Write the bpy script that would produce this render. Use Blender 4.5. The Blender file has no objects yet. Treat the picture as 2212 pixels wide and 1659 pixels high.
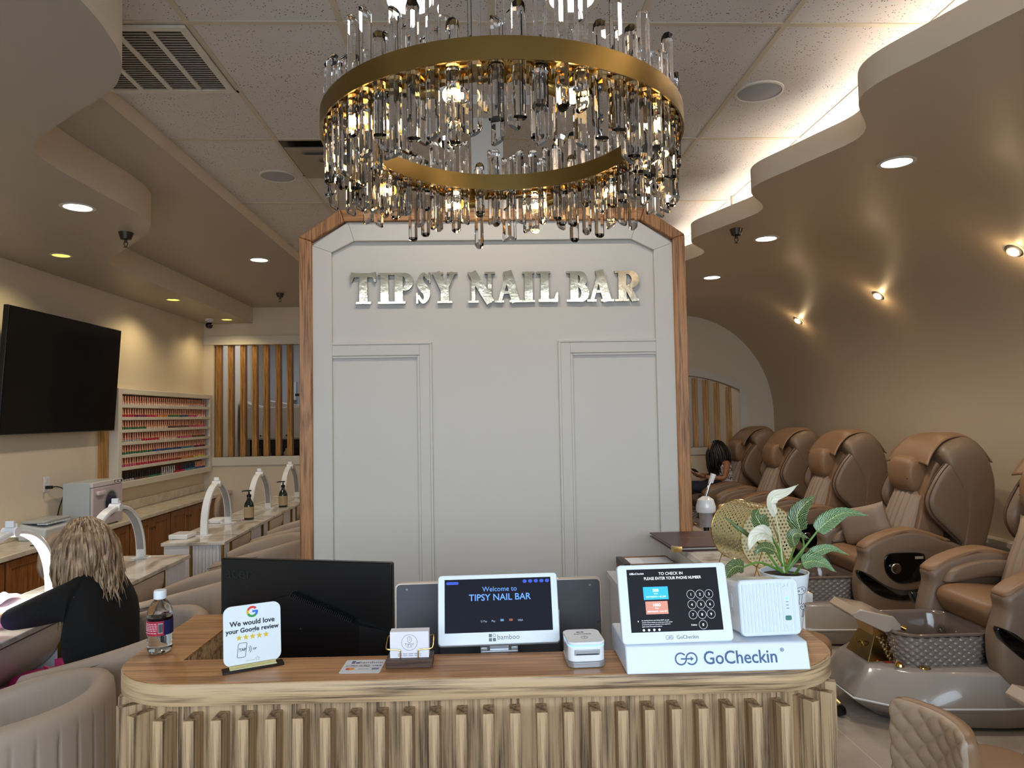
import bpy, math, random
from mathutils import Vector, Matrix, Euler
random.seed(7)
R = math.radians; PI = math.pi; sin = math.sin; cos = math.cos
S = bpy.context.scene; COL = S.collection
# ------------------------------------------------------------------ camera, world, light, exposure
IW, IH = 2212, 1659
FPX, YAW, PITCH, ROLL = 1544.8, 0.03848, 0.044245, -0.017265
CAMZ = 1.65
_w = Vector((sin(YAW)*cos(PITCH), cos(YAW)*cos(PITCH), sin(PITCH)))
_r0 = Vector((cos(YAW), -sin(YAW), 0)); _u0 = _r0.cross(_w)
_r = _r0*cos(ROLL)+_u0*sin(ROLL); _u = _u0*cos(ROLL)-_r0*sin(ROLL)
camd = bpy.data.cameras.new('camera'); cam = bpy.data.objects.new('camera', camd); COL.objects.link(cam)
camd.sensor_width = 36; camd.lens = FPX/IW*36; camd.clip_start = .05; camd.clip_end = 100
mw = Matrix((( _r.x, _u.x, -_w.x, 0), (_r.y, _u.y, -_w.y, 0), (_r.z, _u.z, -_w.z, CAMZ), (0, 0, 0, 1)))
cam.matrix_world = mw
S.camera = cam
S.view_settings.view_transform = 'Standard'; S.view_settings.look = 'None'
S.view_settings.gamma = 1; S.view_settings.use_curve_mapping = False
S.view_settings.exposure = 0.25
S.cycles.use_denoising = True
S.cycles.max_bounces = 8; S.cycles.transmission_bounces = 8; S.cycles.glossy_bounces = 4; S.cycles.diffuse_bounces = 4
S.cycles.use_adaptive_sampling = True; S.cycles.adaptive_threshold = .07; S.cycles.adaptive_min_samples = 16
S.cycles.sample_clamp_indirect = 6; S.cycles.caustics_reflective = False; S.cycles.caustics_refractive = False
W = bpy.data.worlds.new('world'); S.world = W; W.use_nodes = True
W.node_tree.nodes['Background'].inputs[0].default_value = (.62, .78, 1, 1)
W.node_tree.nodes['Background'].inputs[1].default_value = .35
def light(kind, name, loc, power, color=(1, 1, 1), rot=(0, 0, 0), **kw):
    d = bpy.data.lights.new(name, kind); d.energy = power; d.color = color
    for k, v in kw.items(): setattr(d, k, v)
    o = bpy.data.objects.new(name, d); o.location = loc; o.rotation_euler = rot; COL.objects.link(o); return o
# daylight through the shop front behind the camera
light('AREA', 'shopfront_daylight', (.1, -3.0, 2.3), 158, (.72, .86, 1), (R(52), 0, 0), shape='RECTANGLE', size=7.4, size_y=2.3, spread=R(112))
WARM = (1, .70, .40); NEUT = (1, .86, .70)
def At(px, py, Y):                       # the place at distance Y seen at a pixel of the photograph
    d = _w+_r*((px-IW/2)/FPX)-_u*((py-IH/2)/FPX); return Vector((0, 0, CAMZ))+d*(Y/d.y)
def AtZ(px, py, z):
    d = _w+_r*((px-IW/2)/FPX)-_u*((py-IH/2)/FPX); return Vector((0, 0, CAMZ))+d*((z-CAMZ)/d.z)
# ------------------------------------------------------------------ mesh helpers
class B:
    def __init__(s): s.v = []; s.f = []; s.m = []; s.uv = None; s.mi = 0
    def add(s, vs, fs, uvs=None):
        n = len(s.v); s.v += [tuple(p) for p in vs]
        for f in fs: s.f.append([n+i for i in f]); s.m.append(s.mi)
        if uvs is not None:
            if s.uv is None: s.uv = {}
            for i, t in enumerate(uvs): s.uv[n+i] = t
        return s
    def box(s, x0, y0, z0, x1, y1, z1):
        return s.add([(x0, y0, z0), (x1, y0, z0), (x1, y1, z0), (x0, y1, z0), (x0, y0, z1), (x1, y0, z1), (x1, y1, z1), (x0, y1, z1)],
                     [(0, 3, 2, 1), (4, 5, 6, 7), (0, 1, 5, 4), (1, 2, 6, 5), (2, 3, 7, 6), (3, 0, 4, 7)])
    def obox(s, c, ux, uy, uz, hx, hy, hz):
        c = Vector(c); ux = Vector(ux).normalized()*hx; uy = Vector(uy).normalized()*hy; uz = Vector(uz).normalized()*hz
        P = [c+ux*a+uy*b+uz*d for d in (-1, 1) for (a, b) in ((-1, -1), (1, -1), (1, 1), (-1, 1))]
        return s.add(P, [(0, 3, 2, 1), (4, 5, 6, 7), (0, 1, 5, 4), (1, 2, 6, 5), (2, 3, 7, 6), (3, 0, 4, 7)])
    def grid(s, fn, nu, nv, cu=False, cv=False, uv=False, cap=False):
        vs = []; us = []
        for i in range(nu if cu else nu+1):
            for j in range(nv if cv else nv+1):
                vs.append(fn(i/nu, j/nv)); us.append((i/nu, j/nv))
        J = nv if cv else nv+1; I = nu if cu else nu+1; fs = []
        for i in range(nu):
            for j in range(nv):
                a = i*J+j; b = ((i+1) % I)*J+j; c = ((i+1) % I)*J+(j+1) % J; d = i*J+(j+1) % J
                fs.append((a, b, c, d))
        if cap and cv: fs.append(tuple(range(J))[::-1]); fs.append(tuple((I-1)*J+j for j in range(J)))
        return s.add(vs, fs, us if uv else None)
    def tube(s, pts, r, n=10, cap=True, up=(0, 0, 1), flat=1, closed=False):
        pts = [Vector(p) for p in pts]; N = len(pts); rr = r if isinstance(r, (list, tuple)) else [r]*N
        rings = []; prev = None
        for i, p in enumerate(pts):
            if closed: t = pts[(i+1) % N]-pts[i-1]
            else: t = pts[min(i+1, N-1)]-pts[max(i-1, 0)]
            t.normalize()
            if prev is None:
                a = Vector(up)
                if abs(a.dot(t)) > .95: a = Vector((1, 0, 0))
                if abs(a.dot(t)) > .95: a = Vector((0, 1, 0))
            else: a = prev
            x = (a-t*a.dot(t)).normalized(); prev = x; y = t.cross(x)
            rings.append([p+(x*cos(2*PI*k/n)*flat+y*sin(2*PI*k/n))*rr[i] for k in range(n)])
        vs = [q for g in rings for q in g]; fs = []
        for i in range(N if closed else N-1):
            for k in range(n):
                j = (i+1) % N; fs.append((i*n+k, i*n+(k+1) % n, j*n+(k+1) % n, j*n+k))
        if cap and not closed: fs += [tuple(range(n))[::-1], tuple((N-1)*n+k for k in range(n))]
        return s.add(vs, fs)
    def cyl(s, p0, p1, r0, r1=None, n=24): return s.tube([p0, p1], [r0, r0 if r1 is None else r1], n)
    def lathe(s, prof, c=(0, 0, 0), n=32, ax=None, caps=True):
        c = Vector(c); m = Matrix.Identity(3) if ax is None else Vector(ax).to_track_quat('Z', 'Y').to_matrix()
        vs = []; N = len(prof)
        for (r, z) in prof:
            for k in range(n): vs.append(c+m @ Vector((r*cos(2*PI*k/n), r*sin(2*PI*k/n), z)))
        fs = [(i*n+k, i*n+(k+1) % n, (i+1)*n+(k+1) % n, (i+1)*n+k) for i in range(N-1) for k in range(n)]
        if caps and prof[0][0] > 1e-5: fs.append(tuple(range(n))[::-1])
        if caps and prof[-1][0] > 1e-5: fs.append(tuple((N-1)*n+k for k in range(n)))
        return s.add(vs, fs)
    def prism(s, poly, t0, t1, ax='z'):
        n = len(poly)
        def q(a, b, t): return (a, b, t) if ax == 'z' else ((a, t, b) if ax == 'y' else (t, a, b))
        vs = [q(a, b, t0) for a, b in poly]+[q(a, b, t1) for a, b in poly]
        return s.add(vs, [tuple(range(n))[::-1], tuple(range(n, 2*n))]+[(i, (i+1) % n, n+(i+1) % n, n+i) for i in range(n)])
    def puff(s, poly, t0, t1, e, ax='y', k=5, shrink=None):
        # a cushion: an outline with rounded flanks
        n = len(poly); cx = sum(p[0] for p in poly)/n; cz = sum(p[1] for p in poly)/n
        R0 = sum(math.hypot(p[0]-cx, p[1]-cz) for p in poly)/n
        sh = (shrink if shrink is not None else e)/R0; secs = []
        for i in range(k+1):
            a = PI/2*i/k; secs.append((t0+e*(1-sin(a)), 1-sh*(1-cos(PI/2-a))))
        secs = [(t0+e*(1-sin(PI/2*i/k)), 1-sh*(1-sin(PI/2*(1-i/k)+0)) if False else 1-sh*(1-cos(PI/2*(1-(1-i/k))))) for i in range(k+1)]
        secs = [(t0+e*(1-cos(PI/2*i/k)), 1-sh*(1-sin(PI/2*i/k))) for i in range(k+1)]
        secs += [(t1-e*(1-cos(PI/2*i/k)), 1-sh*(1-sin(PI/2*i/k))) for i in range(k, -1, -1)]
        def q(a, b, t): return (a, b, t) if ax == 'z' else ((a, t, b) if ax == 'y' else (t, a, b))
        vs = [q(cx+(p[0]-cx)*g, cz+(p[1]-cz)*g, t) for t, g in secs for p in poly]
        N = len(secs)
        fs = [(i*n+j, i*n+(j+1) % n, (i+1)*n+(j+1) % n, (i+1)*n+j) for i in range(N-1) for j in range(n)]
        fs += [tuple(range(n))[::-1], tuple((N-1)*n+j for j in range(n))]
        return s.add(vs, fs)
    def build(s, name, mats, parent=None, loc=(0, 0, 0), rot=(0, 0, 0), bevel=0, seg=2, sub=0, smooth=40, label=None):
        me = bpy.data.meshes.new(name); me.from_pydata(s.v, [], s.f)
        if not isinstance(mats, (list, tuple)): mats = [mats]
        for m in mats: me.materials.append(m)
        if len(mats) > 1: me.polygons.foreach_set('material_index', s.m)
        if s.uv:
            l = me.uv_layers.new(name='UVMap')
            for lp in me.loops: l.data[lp.index].uv = s.uv.get(lp.vertex_index, (0, 0))
        me.update(); me.validate()
        if smooth:
            me.shade_smooth()
            if smooth < 180: me.set_sharp_from_angle(angle=R(smooth))
        o = bpy.data.objects.new(name, me); COL.objects.link(o); o.location = loc; o.rotation_euler = rot
        if parent: o.parent = parent
        if bevel:
            b = o.modifiers.new('b', 'BEVEL'); b.width = bevel; b.segments = seg; b.limit_method = 'ANGLE'; b.angle_limit = R(40)
        if sub:
            b = o.modifiers.new('s', 'SUBSURF'); b.levels = sub; b.render_levels = sub
        if label: o['label'] = label
        return o
def smooth_poly(pts, n=4, closed=True):
    # Catmull-Rom through the points
    out = []; N = len(pts)
    for i in range(N if closed else N-1):
        if closed: p0, p1, p2, p3 = (pts[(i+j) % N] for j in (-1, 0, 1, 2))
        else: p0, p1, p2, p3 = pts[max(i-1, 0)], pts[i], pts[i+1], pts[min(i+2, N-1)]
        for k in range(n):
            t = k/n
            out.append(tuple(.5*((2*b)+(-a+c)*t+(2*a-5*b+4*c-d)*t*t+(-a+3*b-3*c+d)*t**3) for a, b, c, d in zip(p0, p1, p2, p3)))
    if not closed: out.append(tuple(pts[-1]))
    return out
def rrect(x0, y0, x1, y1, r, n=6):
    out = []
    for cx, cy, a in ((x1-r, y0+r, -90), (x1-r, y1-r, 0), (x0+r, y1-r, 90), (x0+r, y0+r, 180)):
        for k in range(n+1): out.append((cx+r*cos(R(a+90*k/n)), cy+r*sin(R(a+90*k/n))))
    return out
def thing(name, label, cat, loc=(0, 0, 0), rz=0, group=None):
    o = bpy.data.objects.new(name, None); COL.objects.link(o); o.location = loc; o.rotation_euler = (0, 0, rz)
    o.empty_display_size = .05; o['label'] = label; o['category'] = cat
    if group: o['group'] = group
    return o
def tag(o, label, cat, group=None):
    o['label'] = label; o['category'] = cat
    if group: o['group'] = group
    return o
def struct(o): o['kind'] = 'structure'; return o
KIDS = {}
def copy_tree(o, parent=None, loc=None, rz=None, label=None, group=None):
    c = o.copy(); COL.objects.link(c)
    if parent: c.parent = parent
    if loc is not None: c.location = loc
    if rz is not None: c.rotation_euler = (0, 0, rz)
    if label: c['label'] = label
    if group: c['group'] = group
    for ch in [x for x in KIDS.setdefault(o.name, [x for x in bpy.data.objects if x.parent == o])]: copy_tree(ch, c)
    return c
def text(name, body, size, mat, parent, loc, rot=(R(90), 0, 0), align='CENTER', ext=.0004, bold=0, sx=1, space=1):
    c = bpy.data.curves.new(name, 'FONT'); c.body = body; c.size = size; c.align_x = align; c.extrude = ext; c.offset = bold; c.space_character = space; c.resolution_u = 3
    t = bpy.data.objects.new(name+'_src', c)
    me = bpy.data.meshes.new_from_object(t); bpy.data.objects.remove(t); bpy.data.curves.remove(c)
    me.name = name; me.materials.clear(); me.materials.append(mat)
    o = bpy.data.objects.new(name, me); COL.objects.link(o); o.parent = parent; o.location = loc; o.rotation_euler = rot; o.scale = (sx, 1, 1); return o
# ------------------------------------------------------------------ materials
def lin(h):
    if isinstance(h, (tuple, list)): return tuple(h[:3])+(1,)
    h = h.lstrip('#'); c = [int(h[i:i+2], 16)/255 for i in (0, 2, 4)]
    return tuple((x/12.92 if x <= .04045 else ((x+.055)/1.055)**2.4) for x in c)+(1,)
MATS = {}
def mat(name, col='#808080', rough=.5, metal=0, coat=0, trans=0, ior=1.45, emit=None, es=0, alpha=1, sheen=0, spec=.5, bump=None, aniso=0):
    m = bpy.data.materials.new(name); m.use_nodes = True; nt = m.node_tree; b = nt.nodes['Principled BSDF']; I = b.inputs
    I['Base Color'].default_value = lin(col); I['Roughness'].default_value = rough; I['Metallic'].default_value = metal
    I['Coat Weight'].default_value = coat; I['Transmission Weight'].default_value = trans; I['IOR'].default_value = ior
    I['Specular IOR Level'].default_value = spec; I['Alpha'].default_value = alpha; I['Sheen Weight'].default_value = sheen
    I['Anisotropic'].default_value = aniso
    if emit is not None: I['Emission Color'].default_value = lin(emit); I['Emission Strength'].default_value = es
    if bump:                                            # (noise scale, strength, distance)
        tc = nt.nodes.new('ShaderNodeTexCoord'); n = nt.nodes.new('ShaderNodeTexNoise'); n.inputs['Scale'].default_value = bump[0]; n.inputs['Detail'].default_value = 4
        bp = nt.nodes.new('ShaderNodeBump'); bp.inputs['Strength'].default_value = bump[1]; bp.inputs['Distance'].default_value = bump[2]
        nt.links.new(tc.outputs['Object'], n.inputs['Vector']); nt.links.new(n.outputs['Fac'], bp.inputs['Height']); nt.links.new(bp.outputs['Normal'], I['Normal'])
    MATS[name] = m; return m
def N(nt, t, **kw):
    n = nt.nodes.new(t)
    for k, v in kw.items():
        if k in n.inputs: n.inputs[k].default_value = v
        else: setattr(n, k, v)
    return n
def ramp(nt, stops):
    r = nt.nodes.new('ShaderNodeValToRGB'); e = r.color_ramp.elements
    while len(e) < len(stops): e.new(.5)
    for i, (p, c) in enumerate(stops): e[i].position = p; e[i].color = lin(c)
    return r
def wood(name, lo, hi, axis='z', scale=1, rough=.5, streak=1.0, uv=False):
    m = mat(name, hi, rough); nt = m.node_tree; L = nt.links; b = nt.nodes['Principled BSDF']
    tc = N(nt, 'ShaderNodeTexCoord'); mp = N(nt, 'ShaderNodeMapping'); mp2 = N(nt, 'ShaderNodeMapping')
    long_, cross = 1.3*scale, 16*scale
    sc = [cross]*3; sc['xyz'.index(axis)] = long_; mp.inputs['Scale'].default_value = sc
    sc = [125*scale]*3; sc['xyz'.index(axis)] = 2.6*scale; mp2.inputs['Scale'].default_value = sc
    n1 = N(nt, 'ShaderNodeTexNoise', Scale=.9, Detail=3, Roughness=.55, Distortion=.6)
    mul = N(nt, 'ShaderNodeMath', operation='MULTIPLY'); mul.inputs[1].default_value = 9
    fr = N(nt, 'ShaderNodeMath', operation='PINGPONG'); fr.inputs[1].default_value = 1
    n2 = N(nt, 'ShaderNodeTexNoise', Scale=1, Detail=4, Roughness=.75)
    mix = N(nt, 'ShaderNodeMath', operation='ADD'); h = N(nt, 'ShaderNodeMath', operation='MULTIPLY'); h.inputs[1].default_value = .20*streak
    h2 = N(nt, 'ShaderNodeMath', operation='MULTIPLY'); h2.inputs[1].default_value = 1.0
    tco = tc.outputs['UV' if uv else 'Object']
    L.new(tco, mp.inputs[0]); L.new(tco, mp2.inputs[0])
    L.new(mp.outputs[0], n1.inputs['Vector']); L.new(mp2.outputs[0], n2.inputs['Vector'])
    L.new(n1.outputs['Fac'], mul.inputs[0]); L.new(mul.outputs[0], fr.inputs[0]); L.new(fr.outputs[0], h.inputs[0])
    L.new(n2.outputs['Fac'], h2.inputs[0]); L.new(h.outputs[0], mix.inputs[0]); L.new(h2.outputs[0], mix.inputs[1])
    r = ramp(nt, [(.43, lo), (.56, tuple(x*.45+y*.55 for x, y in zip(lin(lo), lin(hi)))), (.69, hi)]); L.new(mix.outputs[0], r.inputs[0]); L.new(r.outputs[0], b.inputs['Base Color'])
    bp = N(nt, 'ShaderNodeBump', Strength=.25, Distance=.001); L.new(mix.outputs[0], bp.inputs['Height']); L.new(bp.outputs[0], b.inputs['Normal'])
    return m
def noisecol(name, stops, scale=3, detail=4, rough=.5, stretch=(1, 1, 1), dist=0, **kw):
    m = mat(name, stops[-1][1], rough, **kw); nt = m.node_tree; L = nt.links; b = nt.nodes['Principled BSDF']
    tc = N(nt, 'ShaderNodeTexCoord'); mp = N(nt, 'ShaderNodeMapping'); mp.inputs['Scale'].default_value = stretch
    n = N(nt, 'ShaderNodeTexNoise', Scale=scale, Detail=detail, Distortion=dist); r = ramp(nt, stops)
    L.new(tc.outputs['Object'], mp.inputs[0]); L.new(mp.outputs[0], n.inputs['Vector']); L.new(n.outputs['Fac'], r.inputs[0]); L.new(r.outputs[0], b.inputs['Base Color'])
    return m
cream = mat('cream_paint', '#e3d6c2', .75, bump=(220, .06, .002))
soffund = mat('soffit_underside', '#b0a79c', .42, bump=(160, .05, .002))  # undersides darker and greyer than the cream edge faces
white = mat('white_paint', '#ccc7bf', .6)
trimw = mat('trim_white', '#ddd8cc', .55)
grayw = mat('cool_wall_paint', '#c9ccd2', .8)
oak = wood('oak_vertical', '#553f2d', '#bd9d77', 'z', 1, .55)
oakx = wood('oak_edge', '#5c4430', '#c4a47c', 'x', 1, .5, 1.1)
oakuv = wood('oak_edge_wrap', '#5c4430', '#c4a47c', 'x', 1, .5, 1.1, True)
oaktop = wood('oak_top_warmlit', '#8f5f38', '#c3905e', 'x', .8, .38, .6)  # more orange top: warm overhead light put into the oak colour
trimwood = wood('stained_trim', '#6b4426', '#b5804f', 'z', 1.2, .4)
trimwoodx = wood('stained_trim_level', '#6b4426', '#b5804f', 'x', 1.2, .4)
postwood = wood('cedar_post', '#7d5427', '#c08f4e', 'z', 1.0, .5)
pinewood = wood('pine_slat', '#a5763f', '#dcb077', 'z', 1.0, .5)
cabwood = wood('cherry_cabinet', '#6e3f1a', '#a5682f', 'z', 1.2, .4, .6)
brass = mat('brushed_brass', '#9a7f48', .27, 1, aniso=.6, bump=(60, .05, .0005))
gold = mat('polished_gold', '#d8b36a', .18, 1)
goldstrip = mat('gold_strip', '#a08040', .35, 1)
mirror = mat('mirror_gold', '#e0d3b8', .1, 1, bump=(10, .2, .006))
edgeblack = mat('letter_edge', '#1a1a1c', .5)
chrome = mat('chrome', '#c8c8c8', .15, 1)
darkmetal = mat('dark_metal', '#54504a', .3, 1)
blackp = mat('black_plastic', '#0b0b0d', .35)
blackgl = mat('gloss_black', '#060607', .08, coat=.5)
screenoff = mat('dark_screen', '#050506', .06)
whitep = mat('white_plastic', '#e8ebf0', .32)
whitegl = mat('white_gloss', '#f0f2f5', .15, coat=.3)
greyp = mat('grey_plastic', '#9a9a9c', .35)
silver = mat('silver_plastic', '#b9bcc0', .3, .7)
darkcase = mat('dark_case', '#4a4a4e', .42, .3)
leather = mat('brown_leather', '#8a6a4e', .42, bump=(300, .12, .0008))
leatherg = mat('taupe_leather', '#806b59', .42, bump=(300, .12, .0008))
chairfab = mat('taupe_upholstery', '#a2907f', .6, bump=(260, .15, .0008))
suede = mat('padded_taupe', '#9c8878', .7, bump=(200, .2, .001))
shellp = mat('taupe_gloss_shell', '#a39a92', .16, coat=.4)
footp = mat('beige_gloss_shell', '#b6a594', .14, coat=.5)
stonewhite = noisecol('marble_top', [(.35, '#a39a8e'), (.5, '#d6d0c6'), (.7, '#e2ded6')], 3, 8, .1, dist=2.2)
worktop = noisecol('cream_worktop', [(.4, '#cfc4b2'), (.6, '#ddd3c2')], 12, 4, .25)
fluted = mat('white_fluted_panel', '#d9d6d8', .5)
glass = mat('crystal', '#ffffff', 0, trans=1, ior=1.52)
clear = mat('clear_plastic', '#f4fbff', .02, trans=1, ior=1.3)
thinclear = mat('clear_glass', '#ffffff', 0, trans=1, ior=1.1)
em_cool = mat('downlight_glow', '#ffffff', .5, emit='#f4fbff', es=9)
em_yel = mat('warm_downlight_glow', '#ffffff', .5, emit='#f0d64a', es=1.7)
em_warm = mat('filament_glow', '#ffffff', .5, emit='#ffc878', es=80)
em_spot = mat('spot_bulb_glow', '#ffffff', .5, emit='#ffe0b0', es=25)
em_lamp = mat('ring_lamp_glow', '#ffffff', .5, emit='#f6ffe0', es=7)
em_cove = mat('cove_led_glow', '#ffffff', .5, emit='#fff4e6', es=36)
ink = mat('dark_ink', '#14161c', .5)
inkb = mat('slate_blue_ink', '#3f5f86', .5)
hairb = noisecol('blonde_hair', [(.3, '#5b4634'), (.5, '#94785c'), (.7, '#c7ad8c')], 60, 3, .45, stretch=(1, 1, .12))
hairk = mat('black_hair', '#120e0d', .35)
skin = mat('skin', '#d79f7d', .5); skind = mat('tan_skin', '#9c6848', .5)
sweater = mat('black_knit', '#0a0a0b', .9, bump=(90, .3, .003))
soil = noisecol('potting_soil', [(.4, '#15100d'), (.65, '#3f3026')], 60, 4, .95)
# ------------------------------------------------------------------ the room
XL, XR, YB, YF, ZC = -3.75, 3.97, 9.7, -2.5, 3.25
fl = mat('floor_tile', '#b5aca2', .35); nt = fl.node_tree
tc = N(nt, 'ShaderNodeTexCoord'); mp = N(nt, 'ShaderNodeMapping'); mp.inputs['Location'].default_value = (-.58, -.2, 0)
br = N(nt, 'ShaderNodeTexBrick', offset=0.0, squash=1.0); br.inputs['Scale'].default_value = 1; br.inputs['Brick Width'].default_value = .61; br.inputs['Row Height'].default_value = 1.22
br.inputs['Mortar Size'].default_value = .003; br.inputs['Color1'].default_value = lin('#b9b0a6'); br.inputs['Color2'].default_value = lin('#b2a99f'); br.inputs['Mortar'].default_value = lin('#d0c8bc')
ns = N(nt, 'ShaderNodeTexNoise', Scale=5, Detail=6); mx = N(nt, 'ShaderNodeMixRGB', blend_type='MULTIPLY'); mx.inputs[0].default_value = .5
rp = ramp(nt, [(.35, '#d5cfc8'), (.65, '#ffffff')])
L = nt.links; L.new(tc.outputs['Object'], mp.inputs[0]); L.new(mp.outputs[0], br.inputs['Vector']); L.new(tc.outputs['Object'], ns.inputs['Vector'])
L.new(ns.outputs['Fac'], rp.inputs[0]); L.new(br.outputs['Color'], mx.inputs[1]); L.new(rp.outputs[0], mx.inputs[2]); L.new(mx.outputs[0], nt.nodes['Principled BSDF'].inputs['Base Color'])
struct(B().box(XL-.1, YF, -.1, XR+.1, 13.2, 0).build('floor', fl, smooth=0))
ct = mat('ceiling_tile', '#d6d1ce', .9); nt = ct.node_tree; L = nt.links
tc = N(nt, 'ShaderNodeTexCoord'); vo = N(nt, 'ShaderNodeTexVoronoi', Scale=70); n2 = N(nt, 'ShaderNodeTexNoise', Scale=14, Detail=2)
cmp_ = N(nt, 'ShaderNodeMath', operation='SUBTRACT'); mu = N(nt, 'ShaderNodeMath', operation='MULTIPLY'); mu.inputs[1].default_value = .38
r2 = ramp(nt, [(.0, '#5a524c'), (.035, '#5a524c'), (.06, '#d6d1ce')])
L.new(tc.outputs['Object'], vo.inputs['Vector']); L.new(tc.outputs['Object'], n2.inputs['Vector']); L.new(n2.outputs['Fac'], mu.inputs[0])
L.new(vo.outputs['Distance'], cmp_.inputs[0]); L.new(mu.outputs[0], cmp_.inputs[1])
ad = N(nt, 'ShaderNodeMath', operation='ADD'); ad.inputs[1].default_value = .075; L.new(cmp_.outputs[0], ad.inputs[0])
L.new(ad.outputs[0], r2.inputs[0]); L.new(r2.outputs[0], nt.nodes['Principled BSDF'].inputs['Base Color'])
struct(B().box(XL-.1, YF, ZC, XR+.1, 13.2, ZC+.1).build('ceiling', ct, smooth=0))
GX = [-1.17+.6096*k for k in range(-1, 9)]; GY = [2.846+1.2192*k for k in range(-4, 6)]
b = B()
for x in GX: b.box(x-.012, YF, ZC-.004, x+.012, YB, ZC+.002)
for y in GY: b.box(-1.8, y-.012, ZC-.0045, 4, y+.012, ZC+.002)
b.box(-1.8, 3.456-.012, ZC-.004, -1.17, 3.456+.012, ZC+.002); b.box(-1.17, 4.675-.012, ZC-.004, -.56, 4.675+.012, ZC+.002)
o = struct(b.build('trim_1', mat('tee_bar', '#cdc2ac', .5), smooth=0)); o['label'] = 'cream metal grid bars of the drop ceiling'
# left: two stepped soffits, the lower with a wavy edge
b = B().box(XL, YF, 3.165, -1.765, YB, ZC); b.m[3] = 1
struct(b.build('trim_2', [soffund, cream], smooth=0))['label'] = 'shallow straight soffit along the left of the drop ceiling'
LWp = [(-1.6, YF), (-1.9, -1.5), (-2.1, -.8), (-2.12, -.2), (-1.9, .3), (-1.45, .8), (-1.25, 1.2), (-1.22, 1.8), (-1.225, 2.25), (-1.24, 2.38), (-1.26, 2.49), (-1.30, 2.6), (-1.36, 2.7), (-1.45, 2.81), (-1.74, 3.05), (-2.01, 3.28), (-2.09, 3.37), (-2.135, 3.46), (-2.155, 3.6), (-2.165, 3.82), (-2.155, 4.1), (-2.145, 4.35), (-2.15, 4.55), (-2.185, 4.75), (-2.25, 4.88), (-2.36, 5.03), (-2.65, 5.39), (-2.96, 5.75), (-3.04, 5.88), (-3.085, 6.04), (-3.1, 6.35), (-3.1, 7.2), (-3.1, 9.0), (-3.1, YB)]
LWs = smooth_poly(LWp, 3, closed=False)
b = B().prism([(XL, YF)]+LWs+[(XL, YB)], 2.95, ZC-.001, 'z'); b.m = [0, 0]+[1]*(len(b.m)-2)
struct(b.build('trim_3', [soffund, cream], smooth=35))['label'] = 'lower left soffit with a wavy cream edge'
# right: wave fascia with a light cove behind it, then a flat soffit that curves down into the wall
def wx(y): return 1.738-.112*cos(2*PI*(y-2.82)/1.26)-.02*sin(4*PI*(y-2.82)/1.26)
ys = [YF+(YB-YF)*i/300 for i in range(301)]
b = B(); n = len(ys)
prof = [(0, 2.985), (0, 3.115), (.018, 3.115), (.018, 3.0)]
b.grid(lambda u, v: (wx(YF+(YB-YF)*u)+prof[int(round(v*3))][0], YF+(YB-YF)*u, prof[int(round(v*3))][1]), 300, 3)
struct(b.build('trim_4', cream, smooth=60))['label'] = 'wavy cream fascia of the right soffit'
cove = [(0, 2.985)]+[(None, z) for z in ()]
cs = [(2.7+1.27*sin(a), 1.6+1.385*cos(a)) for a in [PI/2*i/22 for i in range(23)]]
pin = [(2.25, 2.985)]+cs+[(XR, 0)]
b = B()
b.grid(lambda u, v: (wx(YF+(YB-YF)*u)*(1-v)+2.25*v, YF+(YB-YF)*u, 2.985), 300, 1)
b.grid(lambda u, v: (wx(YF+(YB-YF)*u)*(1-v)+2.4*v, YF+(YB-YF)*u, 3.0), 300, 1)
pp = [(2.4, ZC), (2.4, 3.0)]
b.grid(lambda u, v: (2.4, YF+(YB-YF)*u, 3.0+.25*v), 1, 1)
m_ = len(pin)-1
b.grid(lambda u, v: (pin[int(round(v*m_))][0], YF+(YB-YF)*u, pin[int(round(v*m_))][1]), 1, m_)
b.box(XR+.006, YF, 0, XR+.1, YB+3.4, ZC)
struct(b.build('wall_right', mat('right_wall_paint', '#c6b59e', .42, bump=(160, .05, .002)), smooth=60))
o = B().box(2.02, YF+.1, 3.001, 2.06, YB-.1, 3.009).build('led_strip', em_cove, smooth=0); tag(o, 'glowing strip light hidden in the cove above the wavy right soffit', 'light')
struct(B().box(XL-.1, YF, 0, XL, 13.2, ZC).build('wall_left', cream, smooth=0))
# rear wall with the slatted opening (left) and the arched opening (right)
b = B(); y0, y1 = YB, YB+.14
OL = (-3.62, -1.25, 1.165, 2.665)                     # x0 x1 z0 z1
OR = (1.75, 3.5, 1.175)
b.box(XL, y0, 0, OL[0], y1, ZC); b.box(OL[0], y0, 0, OL[1], y1, OL[2]); b.box(OL[0], y0, OL[3], OL[1], y1, ZC)
b.box(OL[1], y0, 0, OR[0], y1, ZC); b.box(OR[0], y0, 0, OR[1], y1, OR[2]); b.box(OR[1], y0, 0, XR, y1, ZC)
za = lambda x: 2.165-.21*((x-2.625)/.875)**2*(1 if abs(x-2.625) < 2 else 1)
arc = [(OR[0]+(OR[1]-OR[0])*i/24, za(OR[0]+(OR[1]-OR[0])*i/24)) for i in range(25)]
b.prism(arc+[(OR[1], ZC), (OR[0], ZC)], y0, y1, 'y')
struct(b.build('wall_back', cream, smooth=0))
o = struct(B().box(XL, YB-.02, OL[3], OL[1], YB, OL[3]+.115).build('trim_5', trimw, smooth=0)); o['label'] = 'cream header board over the slatted opening'
o = struct(B().box(OL[0]-.01, YB-.03, OL[2]-.115, OL[1], YB+.14, OL[2]).build('trim_6', trimw, bevel=.004)); o['label'] = 'white sill board under the slatted opening'
b = B(); b.box(OR[1], YB-.015, 1.06, OR[1]+.1, YB, 1.96); b.box(OR[0], YB-.025, OR[2]-.1, OR[1], YB+.14, OR[2])
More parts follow.
